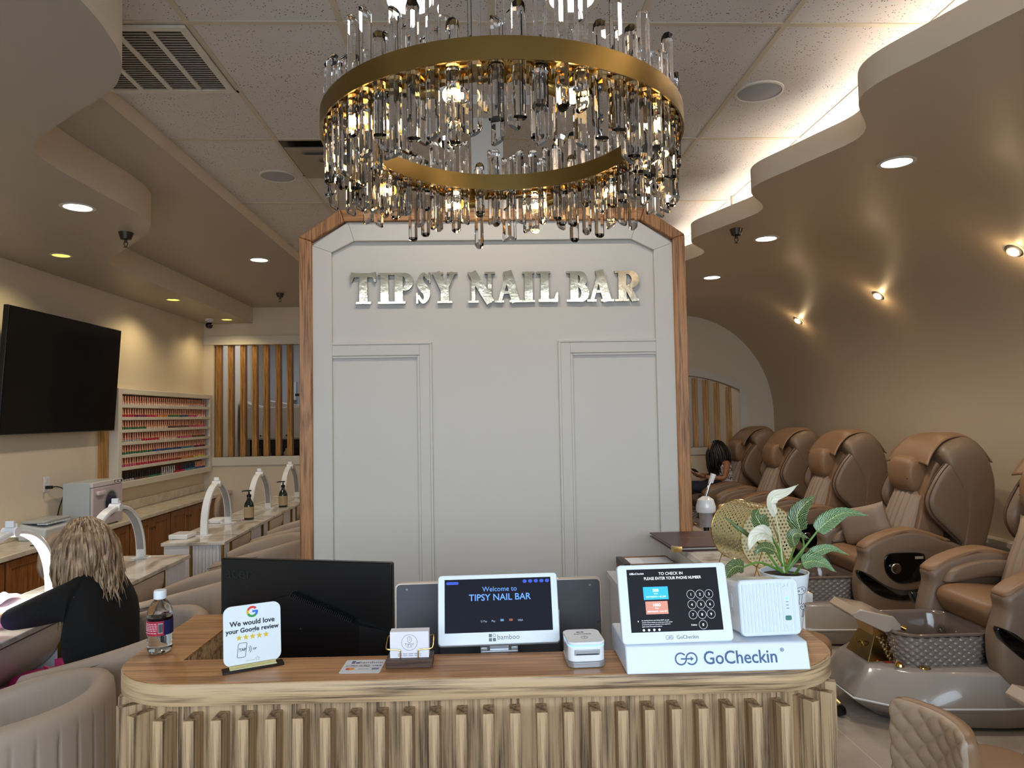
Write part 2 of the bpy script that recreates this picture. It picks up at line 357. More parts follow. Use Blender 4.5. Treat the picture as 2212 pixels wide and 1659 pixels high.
b.prism(arc+[(x, z+.1) for x, z in arc[::-1]], YB-.015, YB, 'y')
struct(b.build('trim_7', trimw, smooth=0))['label'] = 'white trim round the arched opening'
# the room behind
b = B(); b.box(XL, 12.6, 0, XR, 12.7, ZC)
struct(b.build('wall_far', grayw, smooth=0))
b = B(); b.prism([(-1.0, 0), (-.7, 0)]+[(-.7, 3.2), (-2.9, 3.2), (-2.9, 0), (-2.55, 0), (-2.55, 1.8)]+[(-1.775+.775*cos(PI-PI*i/12), 1.8+.6*sin(PI*i/12)) for i in range(1, 12)]+[(-1.0, 1.8)], 11.55, 11.65, 'y')
struct(b.build('wall_inner', grayw, smooth=0))
b = B(); b.prism([(-2.55+.0, 0), (-2.35, 0), (-2.35, 1.8)]+[(-1.775+.575*cos(PI-PI*i/12), 1.8+.42*sin(PI*i/12)) for i in range(1, 12)]+[(-1.2, 1.8), (-1.2, 0), (-1.0, 0), (-1.0, 2.6), (-2.55, 2.6)], 11.66, 11.72, 'y')
struct(b.build('trim_8', mat('sage_paint', '#8f9482', .7), smooth=0))['label'] = 'sage green arch seen through the slats'
light('AREA', 'back_room_light', (-3.0, 10.9, 3.2), 10, (.85, .92, 1), (0, 0, 0), shape='RECTANGLE', size=.6, size_y=.6)
light('AREA', 'back_room_light', (2.2, 11.3, 3.2), 14, (1, .9, .78), (0, 0, 0), shape='RECTANGLE', size=.6, size_y=.6)
# ledges on the right wall
b = B(); b.box(XR-.1, YF, .60, XR, YB, .64); b.box(XR-.08, YF, 0, XR, YB, .60)
struct(b.build('trim_9', trimw, smooth=0))['label'] = 'low cream ledge along the right wall behind the chairs'
# sign wall
SY = 3.5; XA, XB = -.893, 1.006; ZT = 2.672
def ring(x0, x1, zt, cx, cz, w, yb, yf, z0=0, parts=None):
    """five boards of a chamfer-topped frame, outer size given; returns list of quads"""
    o_ = [(x0, z0), (x0, zt-cz), (x0+cx, zt), (x1-cx, zt), (x1, zt-cz), (x1, z0)]
    k = w*.41
    i_ = [(x0+w, z0), (x0+w, zt-cz-k*.9+.0), (x0+cx+k*.75, zt-w), (x1-cx-k*.75, zt-w), (x1-w, zt-cz-k*.9), (x1-w, z0)]
    return o_, i_, [[o_[j], o_[j+1], i_[j+1], i_[j]] for j in range(5)]
sw = struct(B().prism([(XA-.008, 0), (XB+.008, 0), (XB+.008, ZT-.135), (XB-.18, ZT+.006), (XA+.2, ZT+.006), (XA-.008, ZT-.135)], SY+.02, SY+.16, 'y').build('wall_sign', white, smooth=0))
o_, i_, q = ring(XA, XB, ZT, .2, .135, .062, 0, 0)
for j, qd in enumerate(q):
    c = B().prism(qd, SY-.02, SY+.1, 'y').build('wood_trim', trimwoodx if j == 2 else trimwood, sw, bevel=.006)
    if j in (1, 3): pass
o_, i_, q = ring(XA+.06, XB-.06, ZT-.06, .175, .115, .094, 0, 0)
for qd in q: B().prism(qd, SY-.003, SY+.05, 'y').build('frame_board', white, sw, bevel=.003)
for x0, x1 in ((-.752, -.256), (.366, .866)):
    zt = 2.02
    b = B(); e0, e1 = (x0, x1-.06) if x0 < 0 else (x0+.06, x1); b.box(x0, SY+.003, zt-.012, x1, SY+.021, zt); b.box(e0, SY+.006, zt-.065, e1, SY+.021, zt-.012)
    sx = (x1-.012, x1) if x0 < 0 else (x0, x0+.012); b.box(sx[0], SY+.003, 0, sx[1], SY+.021, zt-.012)
    sx = (x1-.06, x1-.012) if x0 < 0 else (x0+.012, x0+.06); b.box(sx[0], SY+.006, 0, sx[1], SY+.021, zt-.012)
    sx = (x1-.072, x1-.06) if x0 < 0 else (x0+.06, x0+.072); b.box(sx[0], SY+.010, 0, sx[1], SY+.021, zt-.065); b.box(x0 if x0 < 0 else x0+.072, SY+.010, zt-.077, x1-.072 if x0 < 0 else x1, SY+.021, zt-.065)
    b.build('panel_moulding', white, sw, bevel=.002)
b = B(); b.box(-.05, SY+.165, 2.6, .115, SY+.26, ZC-.05); b.box(-.16, SY+.0, ZC-.05, .27, SY+.26, ZC-.002)
struct(b.build('trim_10', white, smooth=0))['label'] = 'white post joining the sign wall to the ceiling'
# mirrored letters
def stroke(b, pts, w, t0=0, t1=.012):
    b.k = getattr(b, 'k', 0)+1; t1 = t1+b.k*.00025
    P = [Vector((p[0], p[1])) for p in pts]; ws = w if isinstance(w, list) else [w]*len(P); l, r_ = [], []
    for i, p in enumerate(P):
        t = (P[min(i+1, len(P)-1)]-P[max(i-1, 0)]).normalized(); nn = Vector((-t.y, t.x))
        l.append(p+nn*ws[i]/2); r_.append(p-nn*ws[i]/2)
    for i in range(len(P)-1):
        a, bb, c, d = l[i], l[i+1], r_[i+1], r_[i]; t1 += .00001
        s0 = b.mi
        v = [(a.x, -t1, a.y), (bb.x, -t1, bb.y), (c.x, -t1, c.y), (d.x, -t1, d.y), (a.x, t0, a.y), (bb.x, t0, bb.y), (c.x, t0, c.y), (d.x, t0, d.y)]
        b.mi = 0; b.add(v[:4], [(0, 3, 2, 1)][:1]); b.mi = 1
        b.add(v, [(0, 1, 5, 4), (2, 3, 7, 6)]+([(3, 0, 4, 7)] if i == 0 else [])+([(1, 2, 6, 5)] if i == len(P)-2 else []))
    b.mi = s0
def arcp(cx, cy, rx, ry, a0, a1, n=14): return [(cx+rx*cos(R(a0+(a1-a0)*i/n)), cy+ry*sin(R(a0+(a1-a0)*i/n))) for i in range(n+1)]
V, H, SF = .26, .1, .07
def serif(b, x, z, w): stroke(b, [(x-w/2, z), (x+w/2, z)], SF)
def letter(ch, w):
    b = B(); s_ = SF/2
    if ch == 'I': stroke(b, [(w/2, 0), (w/2, 1)], V); serif(b, w/2, s_, w); serif(b, w/2, 1-s_, w)
    if ch == 'T':
        stroke(b, [(w/2, 0), (w/2, 1)], V); serif(b, w/2, s_, .48); stroke(b, [(.08, .93), (w-.08, .93)], .14)
        stroke(b, [(.12, 1.02), (.05, .7)], [.16, .05]); stroke(b, [(w-.12, 1.02), (w-.05, .7)], [.16, .05])
    if ch in 'PRB':
        x = .25; stroke(b, [(x, 0), (x, 1)], V); serif(b, x-.02, s_, .46); serif(b, x-.08, 1-s_, .34)
        if ch == 'B':
            stroke(b, [(x, .94)]+arcp(w*.52, .745, w*.28, .195, 90, -90)+[(x, .55)], [.1]+[.1+.14*sin(PI*i/14) for i in range(15)]+[.1])
            stroke(b, [(x, .53)]+arcp(w*.54, .29, w*.33, .24, 90, -90)+[(x, .05)], [.1]+[.1+.16*sin(PI*i/14) for i in range(15)]+[.1])
        else:
            stroke(b, [(x, .94)]+arcp(w*.55, .71, w*.3, .23, 90, -90)+[(x, .48)], [.1]+[.1+.15*sin(PI*i/14) for i in range(15)]+[.1])
        if ch == 'R': stroke(b, [(w*.48, .5), (w*.62, .35), (w*.78, .05), (w-.02, .04)], [.2, .22, .2, .07])
    if ch == 'S':
        c = smooth_poly([(w-.1, .76), (w-.2, .9), (w/2, .95), (.2, .83), (.2, .64), (w/2, .5), (w-.18, .36), (w-.18, .17), (w/2, .05), (.2, .1), (.1, .26)], 3, False)
        nn = len(c); stroke(b, c, [.09+.20*math.exp(-((i/(nn-1)-.5)/.2)**2) for i in range(nn)])
        stroke(b, [(w-.08, 1.0), (w-.06, .66)], [.07, .05]); stroke(b, [(.08, 0), (.07, .34)], [.07, .05])
    if ch == 'Y':
        stroke(b, [(w/2, 0), (w/2, .5)], V); stroke(b, [(.14, 1), (w/2-.02, .45)], .24); stroke(b, [(w-.14, 1), (w/2+.02, .45)], .15)
        serif(b, w/2, s_, .48); serif(b, .18, 1-s_, .36); serif(b, w-.17, 1-s_, .34)
    if ch == 'N':
        stroke(b, [(.18, 0), (.18, 1)], .12); stroke(b, [(w-.18, 0), (w-.18, 1)], .12); stroke(b, [(.14, 1), (w-.16, 0)], .27)
        serif(b, .17, s_, .34); serif(b, w-.17, 1-s_, .34); serif(b, .1, 1-s_, .2)
    if ch == 'A':
        stroke(b, [(.14, 0), (w/2, 1)], .12); stroke(b, [(w-.2, 0), (w/2-.03, 1.03)], .27); stroke(b, [(.25, .33), (w-.3, .33)], .09)
        serif(b, .14, s_, .3); serif(b, w-.2, s_, .42)
    if ch == 'L':
        stroke(b, [(.25, 0), (.25, 1)], V); serif(b, .22, 1-s_, .46); stroke(b, [(.04, .05), (w-.05, .05)], .1); stroke(b, [(w-.1, .02), (w-.04, .33)], [.14, .05])
    return b
word = [('T', 110, 293, 'T, first letter of TIPSY'), ('I', 300, 388, 'I, second letter of TIPSY'), ('P', 388, 535, 'P in TIPSY'), ('S', 548, 665, 'S in TIPSY'), ('Y', 665, 838, 'Y ending TIPSY'), ('N', 908, 1095, 'N starting NAIL'), ('A', 1093, 1277, 'A in NAIL'), ('I', 1280, 1365, 'I in NAIL'), ('L', 1380, 1528, 'L ending NAIL'), ('B', 1583, 1730, 'B starting BAR'), ('A', 1725, 1905, 'A in BAR'), ('R', 1915, 2083, 'R ending BAR')]
HL = .152
for ch, a, c, d in word:
    x = -.652+(a-110)/1973*1.427; w = (c-a)/1973*1.427/HL
    bb = letter(ch, w); bb.v = [(p[0]*HL, p[1], p[2]*HL) for p in bb.v]
    o = bb.build('sign_letter', [mirror, edgeblack], loc=(x, SY+.014, 2.208), smooth=0); tag(o, 'mirrored gold wall letter '+d, 'letter', 'mirrored letters on the white sign wall')
# ------------------------------------------------------------------ ceiling fixtures
def downlight(px, py, z, glow, label, r=.075, spot=None, col=NEUT):
    p = AtZ(px, py, z); t = thing('downlight', label, 'ceiling light', (p.x, p.y, z), group='recessed ceiling lights')
    B().lathe([(r*1.28, 0), (r*1.3, -.004), (r*1.02, -.006), (r, 0)], n=32).build('trim_ring', trimw, t)
    B().lathe([(0, -.003), (r, -.003), (r, .0), (0, .0)], n=32).build('lens', glow, t)
    if spot: light('SPOT', 'downlight_beam', (p.x, p.y, z-.03), spot, col, (0, 0, 0), spot_size=R(150), spot_blend=.6, shadow_soft_size=.07)
downlight(168, 447, 2.949, em_cool, 'bright white recessed light on the wavy left soffit, nearest the vent', spot=52)
downlight(560, 561, 3.164, em_cool, 'white recessed light in the shallow straight left soffit', spot=40)
downlight(132, 551, 2.949, em_yel, 'yellow recessed light above the wall television', .06, 14, (1, .82, .45))
downlight(374, 647, 2.949, em_yel, 'yellow recessed light above the nail polish rack', .06, 18, (1, .78, .42))
downlight(490, 690, 2.949, em_yel, 'small yellow recessed light nearest the back wall', .06, 14, (1, .78, .42))
downlight(1937, 350, 2.984, em_cool, 'largest white recessed light on the brown right soffit', spot=52)
downlight(1655, 515, 2.984, em_cool, 'white recessed light on the right soffit beside the sprinkler', spot=44)
downlight(1538, 599, 2.984, em_cool, 'smallest white recessed light on the right soffit, beside the sign wall', spot=36)
downlight(885, 2, 3.249, em_cool, 'white recessed light in the drop ceiling, left of the two above the chandelier', .085, 20)
downlight(1235, -4, 3.249, em_cool, 'white recessed light in the drop ceiling, right of the two above the chandelier', .085, 20)
for px, py, lab in ((1725, 691, 'smallest eyeball spotlight in the curved right wall, farthest back'), (1898, 637, 'middle eyeball spotlight in the curved right wall'), (2192, 540, 'largest eyeball spotlight in the curved right wall, at the picture edge')):
    d = At(px, py, 1)-Vector((0, 0, CAMZ)); best = None
    for k in range(200, 1400):
        P = Vector((0, 0, CAMZ))+d*(k/100)
        if P.x > 2.7 and ((P.x-2.7)/1.27)**2+((max(P.z, 1.6)-1.6)/1.385)**2 > 1: best = P; break
    P = best; nn = Vector(((P.x-2.7)/1.27**2, 0, (P.z-1.6)/1.385**2)).normalized()*-1
    q = nn.to_track_quat('Z', 'Y').to_euler()
    t = thing('eyeball_spotlight', lab, 'spotlight', P, group='eyeball spotlights on the curved wall'); t.rotation_euler = q
    B().lathe([(.075, -.012), (.078, .004), (.06, .008), (.052, -.006)], n=32).build('trim_ring', trimw, t)
    B().lathe([(.05, -.02), (.05, .008), (.043, .02), (.033, .022), (.03, .004), (0, .004)], n=32).build('eyeball', silver, t, rot=(R(0), R(14), 0))
    B().lathe([(0, .021), (.016, .018), (.026, .008), (.026, .004)][::-1], n=20).build('bulb', em_spot, t, rot=(0, R(14), 0))
    w_ = nn*.055; light('SPOT', 'eyeball_beam', P+w_, 7, (1, .76, .46), (Vector((-nn.x, 0, -nn.z)).to_track_quat('Z', 'Y').to_euler()) if False else nn.to_track_quat('-Z', 'Y').to_euler(), spot_size=R(160), spot_blend=.8, shadow_soft_size=.02); light('POINT', 'eyeball_glow', P+nn*.045, 1.1, (1, .70, .36), shadow_soft_size=.015)
for px, py, lab in ((600, 380, 'round grey ceiling speaker beside the air diffuser'), (1640, 197, 'large round grey ceiling speaker beside the wavy fascia')):
    p = AtZ(px, py, ZC); t = thing('ceiling_speaker', lab, 'speaker', (p.x, p.y, ZC), group='ceiling speakers')
    B().lathe([(.118, 0), (.118, -.007), (.108, -.009), (.106, -.003)], n=40).build('rim', trimw, t)
    B().lathe([(0, -.008), (.07, -.0075), (.106, -.005), (.106, -.001)], n=40).build('grille', mat('speaker_grille', '#a6a6ac', .6, bump=(900, .4, .0006)), t)
# return air grille: 2 ft square with louvres
t = thing('return_air_grille', 'white louvred return air grille in the drop ceiling beside the left soffit', 'vent', (-1.478, 3.151, ZC-.006))
b = B(); h = .295
for a in ((-h, -h, -h+.03, h), (h-.03, -h, h, h), (-h+.03, -h, h-.03, -h+.03), (-h+.03, h-.03, h-.03, h)): b.box(a[0], a[1], -.012, a[2], a[3], 0)
for x in (-.137, 0, .137): b.box(x-.012, -h+.03, -.010, x+.012, h-.03, 0)
b.build('frame', trimw, t, bevel=.002)
b = B()
for k in range(26):
    y = -h+.04+k*.0205; b.obox((0, y, -.006), (1, 0, 0), (0, .9, .44), (0, -.44, .9), h-.03, .0062, .0008)
b.build('louvres', trimw, t, smooth=0); B().box(-h+.02, -h+.02, -.001, h-.02, h-.02, .004).build('duct_back', mat('duct_backing', '#8f877b', .9), t, smooth=0)  # flat grey-brown backing, sets the tone of the louvre gaps
t = thing('air_diffuser', 'square stepped metal air diffuser in the ceiling partly behind the chandelier', 'vent', (-.865, 4.37, ZC-.004))
b = B(); b.box(-.295, -.295, -.002, .295, .295, .002); b.build('backing', darkmetal, t, smooth=0)
for k, (s_, z_) in enumerate(((.27, -.03), (.19, -.045), (.11, -.06))):
    b = B(); b.add([(-s_, -s_, z_), (s_, -s_, z_), (s_, s_, z_), (-s_, s_, z_), (-s_+.06, -s_+.06, z_+.028), (s_-.06, -s_+.06, z_+.028), (s_-.06, s_-.06, z_+.028), (-s_+.06, s_-.06, z_+.028)], [(0, 1, 5, 4), (1, 2, 6, 5), (2, 3, 7, 6), (3, 0, 4, 7), (0, 3, 2, 1), (4, 5, 6, 7)])
    b.build('vane', mat('diffuser_metal', '#a59c90', .35, .3), t, smooth=0)
def sprinkler(px, py, z, lab, s_=1):
    p = AtZ(px, py, z); t = thing('fire_sprinkler', lab, 'sprinkler', (p.x, p.y, z), group='fire sprinklers'); 
    B().lathe([(.048*s_, 0), (.046*s_, -.006), (.034*s_, -.045*s_), (.024*s_, -.05*s_), (0, -.05*s_)], n=24).build('escutcheon', darkmetal, t)
    b = B(); b.cyl((0, 0, -.05*s_), (0, 0, -.07*s_), .009*s_, n=12); b.tube([(.009*s_, 0, -.06*s_), (.014*s_, 0, -.08*s_), (0, 0, -.1*s_)], .003*s_, 6); b.tube([(-.009*s_, 0, -.06*s_), (-.014*s_, 0, -.08*s_), (0, 0, -.1*s_)], .003*s_, 6)
    b.cyl((0, 0, -.1*s_), (0, 0, -.103*s_), .016*s_, n=12); b.build('head', darkmetal, t)
sprinkler(272, 503, 2.949, 'chrome sprinkler under the wavy edge of the left soffit'); sprinkler(1590, 495, 2.984, 'chrome sprinkler on the right soffit'); sprinkler(605, 634, 3.164, 'small sprinkler far back on the straight left soffit')
p = AtZ(1583, 424, ZC); o = B().cyl((p.x, p.y, 3.02), (p.x, p.y, ZC-.001), .018, n=16).build('sprinkler_pipe', trimw); tag(o, 'short white pipe dropping from the ceiling behind the wavy fascia', 'pipe')
p = At(452, 712, 9.2); t = thing('security_camera', 'small white and black dome camera under the left soffit by the back wall', 'camera', (p.x, p.y, 2.949))
B().lathe([(.05, 0), (.05, -.03), (.02, -.035), (.02, -.06)], n=20).build('mount', whitep, t); B().lathe([(0, -.13), (.03, -.12), (.045, -.09), (.045, -.07), (.03, -.05), (0, -.045)], n=20).build('dome', blackgl, t)
# ------------------------------------------------------------------ chandelier
CX, CY, CZ, RO, RI, HB = .055, 1.78, 2.33, .445, .345, .046
ch = thing('chandelier', 'round brass ring chandelier with rows of hanging clear crystal rods', 'chandelier', (CX, CY, CZ))
def band(r, name):
    B().lathe([(r-.002, 0), (r+.002, 0), (r+.002, HB), (r-.002, HB), (r-.002, 0)], n=128, caps=False).build(name, brass, ch)
band(RO, 'outer_ring'); band(RI, 'inner_ring')
b = B(); b.tube([(.395*cos(2*PI*k/64), .395*sin(2*PI*k/64), .02) for k in range(64)], .007, 8, closed=True)
for k in range(16):
    a = 2*PI*k/16; b.tube([(RI*cos(a), RI*sin(a), .02), (RO*cos(a), RO*sin(a), .02)], .006, 6)
b.build('support_frame', gold, ch)
def rod(b, r, a, zt, ln, rad=.0138):
    c = Vector((r*cos(a), r*sin(a), 0)); n = 8; tw = a+random.random()*.2
    vs = []
    dirv = random.choice((0, 1, 2, 3))*PI/2
    for z, f in ((zt-ln, 'b'), (zt, 't')):
        for inner in ((1, 0) if f == 'b' else (0, 1)):
            for k in range(n):
                t_ = tw+2*PI*(k+.5)/n; q = rad*(1 if not inner else .72)
                x, y = q*cos(t_), q*sin(t_)
                sl = (x*cos(dirv)+y*sin(dirv))*.55
                zz = z+(sl if f == 'b' else -sl)+((.0 if inner else .005) if f == 'b' else (-.0 if inner else -.005))
                vs.append((c.x+x, c.y+y, zz))
    fs = [tuple(range(n))[::-1]]+[(i*n+k, i*n+(k+1) % n, (i+1)*n+(k+1) % n, (i+1)*n+k) for i in range(3) for k in range(n)]+[tuple(range(3*n, 4*n))]
    b.add(vs, fs)
rods = []
rnd = random.Random(3)
n1 = 62
for k in range(n1):
    a = 2*PI*(k+.5)/n1-PI/2
    up = rnd.choice((.045, .075, .10, .06, .13)) ; rods.append((RO-.02, a, HB+up, HB+up+rnd.choice((.08, .11, .135, .155))))
n2 = 48
for k in range(n2):
    a = 2*PI*(k+.25)/n2-PI/2
    up = rnd.choice((.035, .06, .085, .05, .10)); rods.append((RI+.02, a, HB+up, HB+up+rnd.choice((.07, .10, .125, .145))))
n3 = 30
for k in range(n3):
    a = 2*PI*(k+.7)/n3-PI/2; rods.append((.395+rnd.uniform(-.02, .02), a, rnd.choice((-.005, .01, .0)), rnd.choice((.06, .08, .10, .12))))
rods.sort(key=lambda q: q[1] if False else (CY+q[0]*sin(q[1])))
for q in rods[:98]:
    b = B(); rod(b, *q); b.build('crystal_rod', glass, ch, smooth=0)
b = B()
for q in rods[98:]: rod(b, *q)
o = b.build('crystal_rods', glass, ch, smooth=0); o['kind'] = 'stuff'
b = B()
for r_, a, zt, ln in rods: b.cyl((r_*cos(a), r_*sin(a), .004), (r_*cos(a), r_*sin(a), .016), .014, n=8)
b.build('rod_collars', gold, ch)
for k in range(10):
    a = 2*PI*(k+.45)/10-PI/2; tdir = Vector((-sin(a), cos(a), -.22)).normalized(); c = Vector((.395*cos(a), .395*sin(a), -.035))
    s_ = B().cyl(c-tdir*.045, c-tdir*.005, .014, n=16); s_.tube([c-tdir*.03, c-tdir*.03+Vector((0, 0, .05))], .005, 8); so = s_.build('lamp_socket', brass, ch)
    ang = tdir
    bu = B().lathe([(.011, 0), (.014, .01), (.021, .03), (.02, .045), (.012, .062), (0, .068)], c-tdir*.005, 20, tdir).build('bulb', thinclear, so)
    fi = B().tube([c+tdir*.008, c+tdir*.048], .0058, 8); fi.build('filament', em_warm, so)
    p = Vector((CX, CY, CZ))+c+tdir*.02; light('POINT', 'chandelier_bulb', p, 5.0, (1, .70, .38), shadow_soft_size=.02)
b = B()
for a in (R(20), R(92), R(160), R(270)): b.tube([(RI*cos(a), RI*sin(a), HB), (.06*cos(a), .06*sin(a), ZC-CZ-.02)], .0012, 6)
b.build('hanging_cable', silver, ch); B().lathe([(.1, ZC-CZ-.001), (.1, ZC-CZ-.03), (0, ZC-CZ-.03)], n=32).build('canopy', gold, ch)
# ------------------------------------------------------------------ left wall
t = thing('television', 'large black wall television, switched off, tilted forward on the cream wall', 'television', (-3.59, 6.29, 2.06)); t.rotation_euler = (0, R(3.6), 0)
B().box(-.03, -.83, -.49, .012, .83, .49).build('casing', blackp, t, bevel=.006); B().box(.012, -.822, -.478, .0145, .822, .484).build('screen', mat('tv_screen', '#030304', .16, spec=.3), t, smooth=0)
o = B().box(-.15, -.2, -.15, -.032, .2, .15).build('wall_bracket', blackp, t)
o = B().box(XL+.001, 7.09, .84, XL+.03, 7.235, 1.62).build('wood_board', postwood); tag(o, 'upright brown wood board between the television and the polish rack', 'board')
t = thing('wall_outlet', 'white wall outlet left of the towel warmer with a black plug in it', 'outlet', (XL+.001, 6.28, 1.135))
B().box(0, -.04, -.065, .006, .04, .065).build('plate', whitep, t, bevel=.002)
b = B(); b.box(.006, -.016, -.045, .009, .016, -.012); b.box(.006, -.016, .012, .009, .016, .045); b.build('socket', trimw, t)
t = thing('power_cord', 'black power cord plugged into the outlet, dropping behind the towel warmer', 'cord', (XL+.01, 6.26, 1.11))
B().box(0, -.012, -.015, .05, .02, .012).build('plug', blackp, t, bevel=.004)
B().tube(smooth_poly([(.05, .01, 0), (.08, .03, .0), (.08, .11, -.03), (.05, .16, -.1), (.03, .14, -.2), (.03, .11, -.3), (.03, .11, -.36)], 5, False), .005, 8).build('cable', blackp, t)
# polish rack
RY0, RY1, RZ0, RZ1, RX = 7.24, 9.68, .985, 1.992, -3.63
t = thing('polish_rack', 'cream wall rack with seven shelves of nail polish', 'rack', (XL+.001, RY0, RZ0))
dx = RX-XL-.001; dy = RY1-RY0; dz = RZ1-RZ0
b = B(); b.box(0, 0, 0, dx, .075, dz); b.box(0, dy-.075, 0, dx, dy, dz); b.box(0, .075, 0, dx, dy-.075, .065); b.box(0, .075, dz-.055, dx, dy-.075, dz); b.build('frame', trimw, t, bevel=.004)
B().box(0, .075, .065, .01, dy-.075, dz-.055).build('back_panel', mat('rack_back', '#6b4a2a', .7), t, smooth=0)
pitch = (dz-.12)/7
for k in range(1, 7): B().box(.01, .076, .065+k*pitch-.012, dx-.004, dy-.076, .065+k*pitch+.02).build('shelf', trimw, t, bevel=.002)
capm = mat('rose_gold_cap', '#f4ab8a', .35, .2); cols = ['#e9c7b4', '#c2304a', '#7c2456', '#d98f3a', '#39744b', '#2d4f88', '#d05a7a', '#b9b2ae', '#e6d84a', '#6a4a3a', '#a33c33', '#4f8c9c']
pm = [mat('polish_%s' % c.strip('#'), c, .15, coat=.5) for c in cols]
capb = [mat('black_cap', '#17130f', .3), mat('silver_cap', '#c9c6c0', .25, .7), mat('blue_cap', '#2f3e58', .3), mat('red_cap', '#6c1c2a', .3)]
meshes = {}
def polish(ci, cap):
    key = (ci, cap.name)
    if key not in meshes:
        b = B(); b.mi = 0; b.lathe([(0, 0), (.0125, 0), (.0135, .004), (.0135, .018), (.010, .023), (.0065, .025)], n=10); b.mi = 1; b.lathe([(.0105, .0225), (.0125, .025), (.0125, .036), (.0082, .042), (.0075, .088), (.0065, .09), (0, .09)], n=10)
        o = b.build('nail_polish', [pm[ci], cap], smooth=50); meshes[key] = o.data; bpy.data.objects.remove(o)
    return meshes[key]
rowc = [[0, 0, 0, 7], [1, 2, 1, 3, 4, 5, 6, 0], [4, 0, 9, 6], [7, 1, 0, 6, 9], [4, 4, 5, 5, 11, 2], [6, 1, 1, 10, 3, 8], [7, 9, 4, 7, 1, 11, 5]]
rown = ['top', 'second', 'third', 'fourth', 'fifth', 'sixth', 'bottom']
for r_ in range(7):
    zz = RZ1-.055-(r_+1)*pitch+(.0205 if r_ < 6 else .0005)
    for k in range(42):
        y = RY0+.1+k*(dy-.2-.09)/41+rnd.uniform(-.004, .004); ci = rowc[r_][min(len(rowc[r_])-1, int(k/42*len(rowc[r_])))]
        cap = capm
        if r_ == 6: cap = capb[0] if k < 18 else (capb[1] if k < 25 else (capb[3] if k < 29 else (capb[2] if k < 36 else capm)))
        o = bpy.data.objects.new('nail_polish_bottle', polish(ci, cap)); COL.objects.link(o); o.location = (RX-.035, y, zz)
        lab = 'rose gold capped nail polish on the %s shelf of the rack' % rown[r_] if cap is capm else '%s capped nail polish on the bottom shelf of the rack' % {0: 'black', 1: 'silver', 2: 'blue', 3: 'red'}[capb.index(cap)]
        if r_ == 6 and cap is capm: lab = 'rose gold capped nail polish at the far end of the bottom shelf'
        tag(o, lab, 'nail polish', lab.replace('polish', 'polishes', 1))
# base cabinets and worktop
o = B().box(XL+.001, 3.4, .69, -3.36, 9.66, .73).build('worktop', worktop, bevel=.006); tag(o, 'long cream worktop on the wooden cabinets along the left wall', 'worktop')
o = B().box(XL+.001, 3.4, .731, XL+.016, 9.66, .83).build('backsplash', worktop, bevel=.003); tag(o, 'low cream backsplash along the wall behind the worktop', 'backsplash')
cabl = ['brown wooden base cabinet at the picture edge behind the lit lamp', 'brown wooden base cabinet behind the blonde woman', 'brown wooden base cabinet behind the unlit arch lamp by the woman', 'brown wooden base cabinet with a white label, behind the near table end', 'brown wooden base cabinet beneath the middle of the polish rack', 'last brown wooden base cabinet, at the back wall']
def cabinet(y, lab):
    t = thing('base_cabinet', lab, 'cabinet', (-3.41, y, 0), group='wooden base cabinets under the left worktop'); w = .88
    b = B(); b.box(-.338, .004, .08, 0, w-.004, .689); b.box(-.30, .004, 0, -.05, w-.004, .08); b.build('body', cabwood, t, smooth=0)
    for k in (0, 1):
        y0, y1 = .012+k*(w/2-.004), w/2-.004+k*(w/2-.008)
        b = B(); f = .055; b.box(.002, y0, .1, .021, y0+f, .675); b.box(.002, y1-f, .1, .021, y1, .675); b.box(.002, y0+f, .1, .021, y1-f, .1+f); b.box(.002, y0+f, .675-f, .021, y1-f, .675); b.box(.002, y0+f, .1+f, .011, y1-f, .675-f)
        d = b.build('door', cabwood, t, bevel=.003); ky = y1-.03 if k == 0 else y0+.03
        B().lathe([(.006, 0), (.006, .012), (.015, .02), (.014, .027), (0, .03)], (.021, ky, .58), 14, (1, 0, 0)).build('knob', mat('bronze', '#7a5432', .3, .8), d)
    return t
for k in range(6): cabinet(4.34+k*.883-.0, cabl[k])
# towel warmer
t = thing('towel_warmer', 'white towel warmer box with a round blue window on the worktop', 'appliance', (-3.4, 6.34, .7305))
B().box(-.25, 0, .012, -.02, .52, .40).build('casing', mat('warmer_casing', '#b9c0c6', .35), t, bevel=.006)
B().box(-.02, .004, .012, .006, .516, .355).build('door', mat('warmer_front', '#c9bcc2', .35), t, bevel=.01)
B().box(-.02, .0, .358, .006, .52, .40).build('control_strip', mat('warmer_front2', '#d8d2d4', .35), t, bevel=.005)
b = B(); b.lathe([(.115, 0), (.118, .006), (.105, .008), (.1, .002)], (.006, .30, .20), 36, (1, 0, 0)); b.build('window_ring', greyp, t)
B().lathe([(0, .004), (.1, .004), (.1, 0)], (.006, .30, .20), 36, (1, 0, 0)).build('window', mat('blue_glass', '#1f3858', .08, coat=.6), t)
B().puff(rrect(.05, .285, .19, .32, .015), .006, .03, .01, 'x').build('handle', mat('warmer_handle', '#ddd2d6', .3), t)
b = B(); b.box(.006, .36, .372, .008, .50, .392); b.build('switch_panel', blackp, t)
for k in (0, 1): B().box(.008, .37+k*.06, .376, .011, .41+k*.06, .388).build('switch', whitep, t)
b = B()
for x in (-.23, -.04):
    for y in (.03, .49): b.cyl((x, y, 0), (x, y, .013), .012, n=12)
b.build('feet', blackp, t)
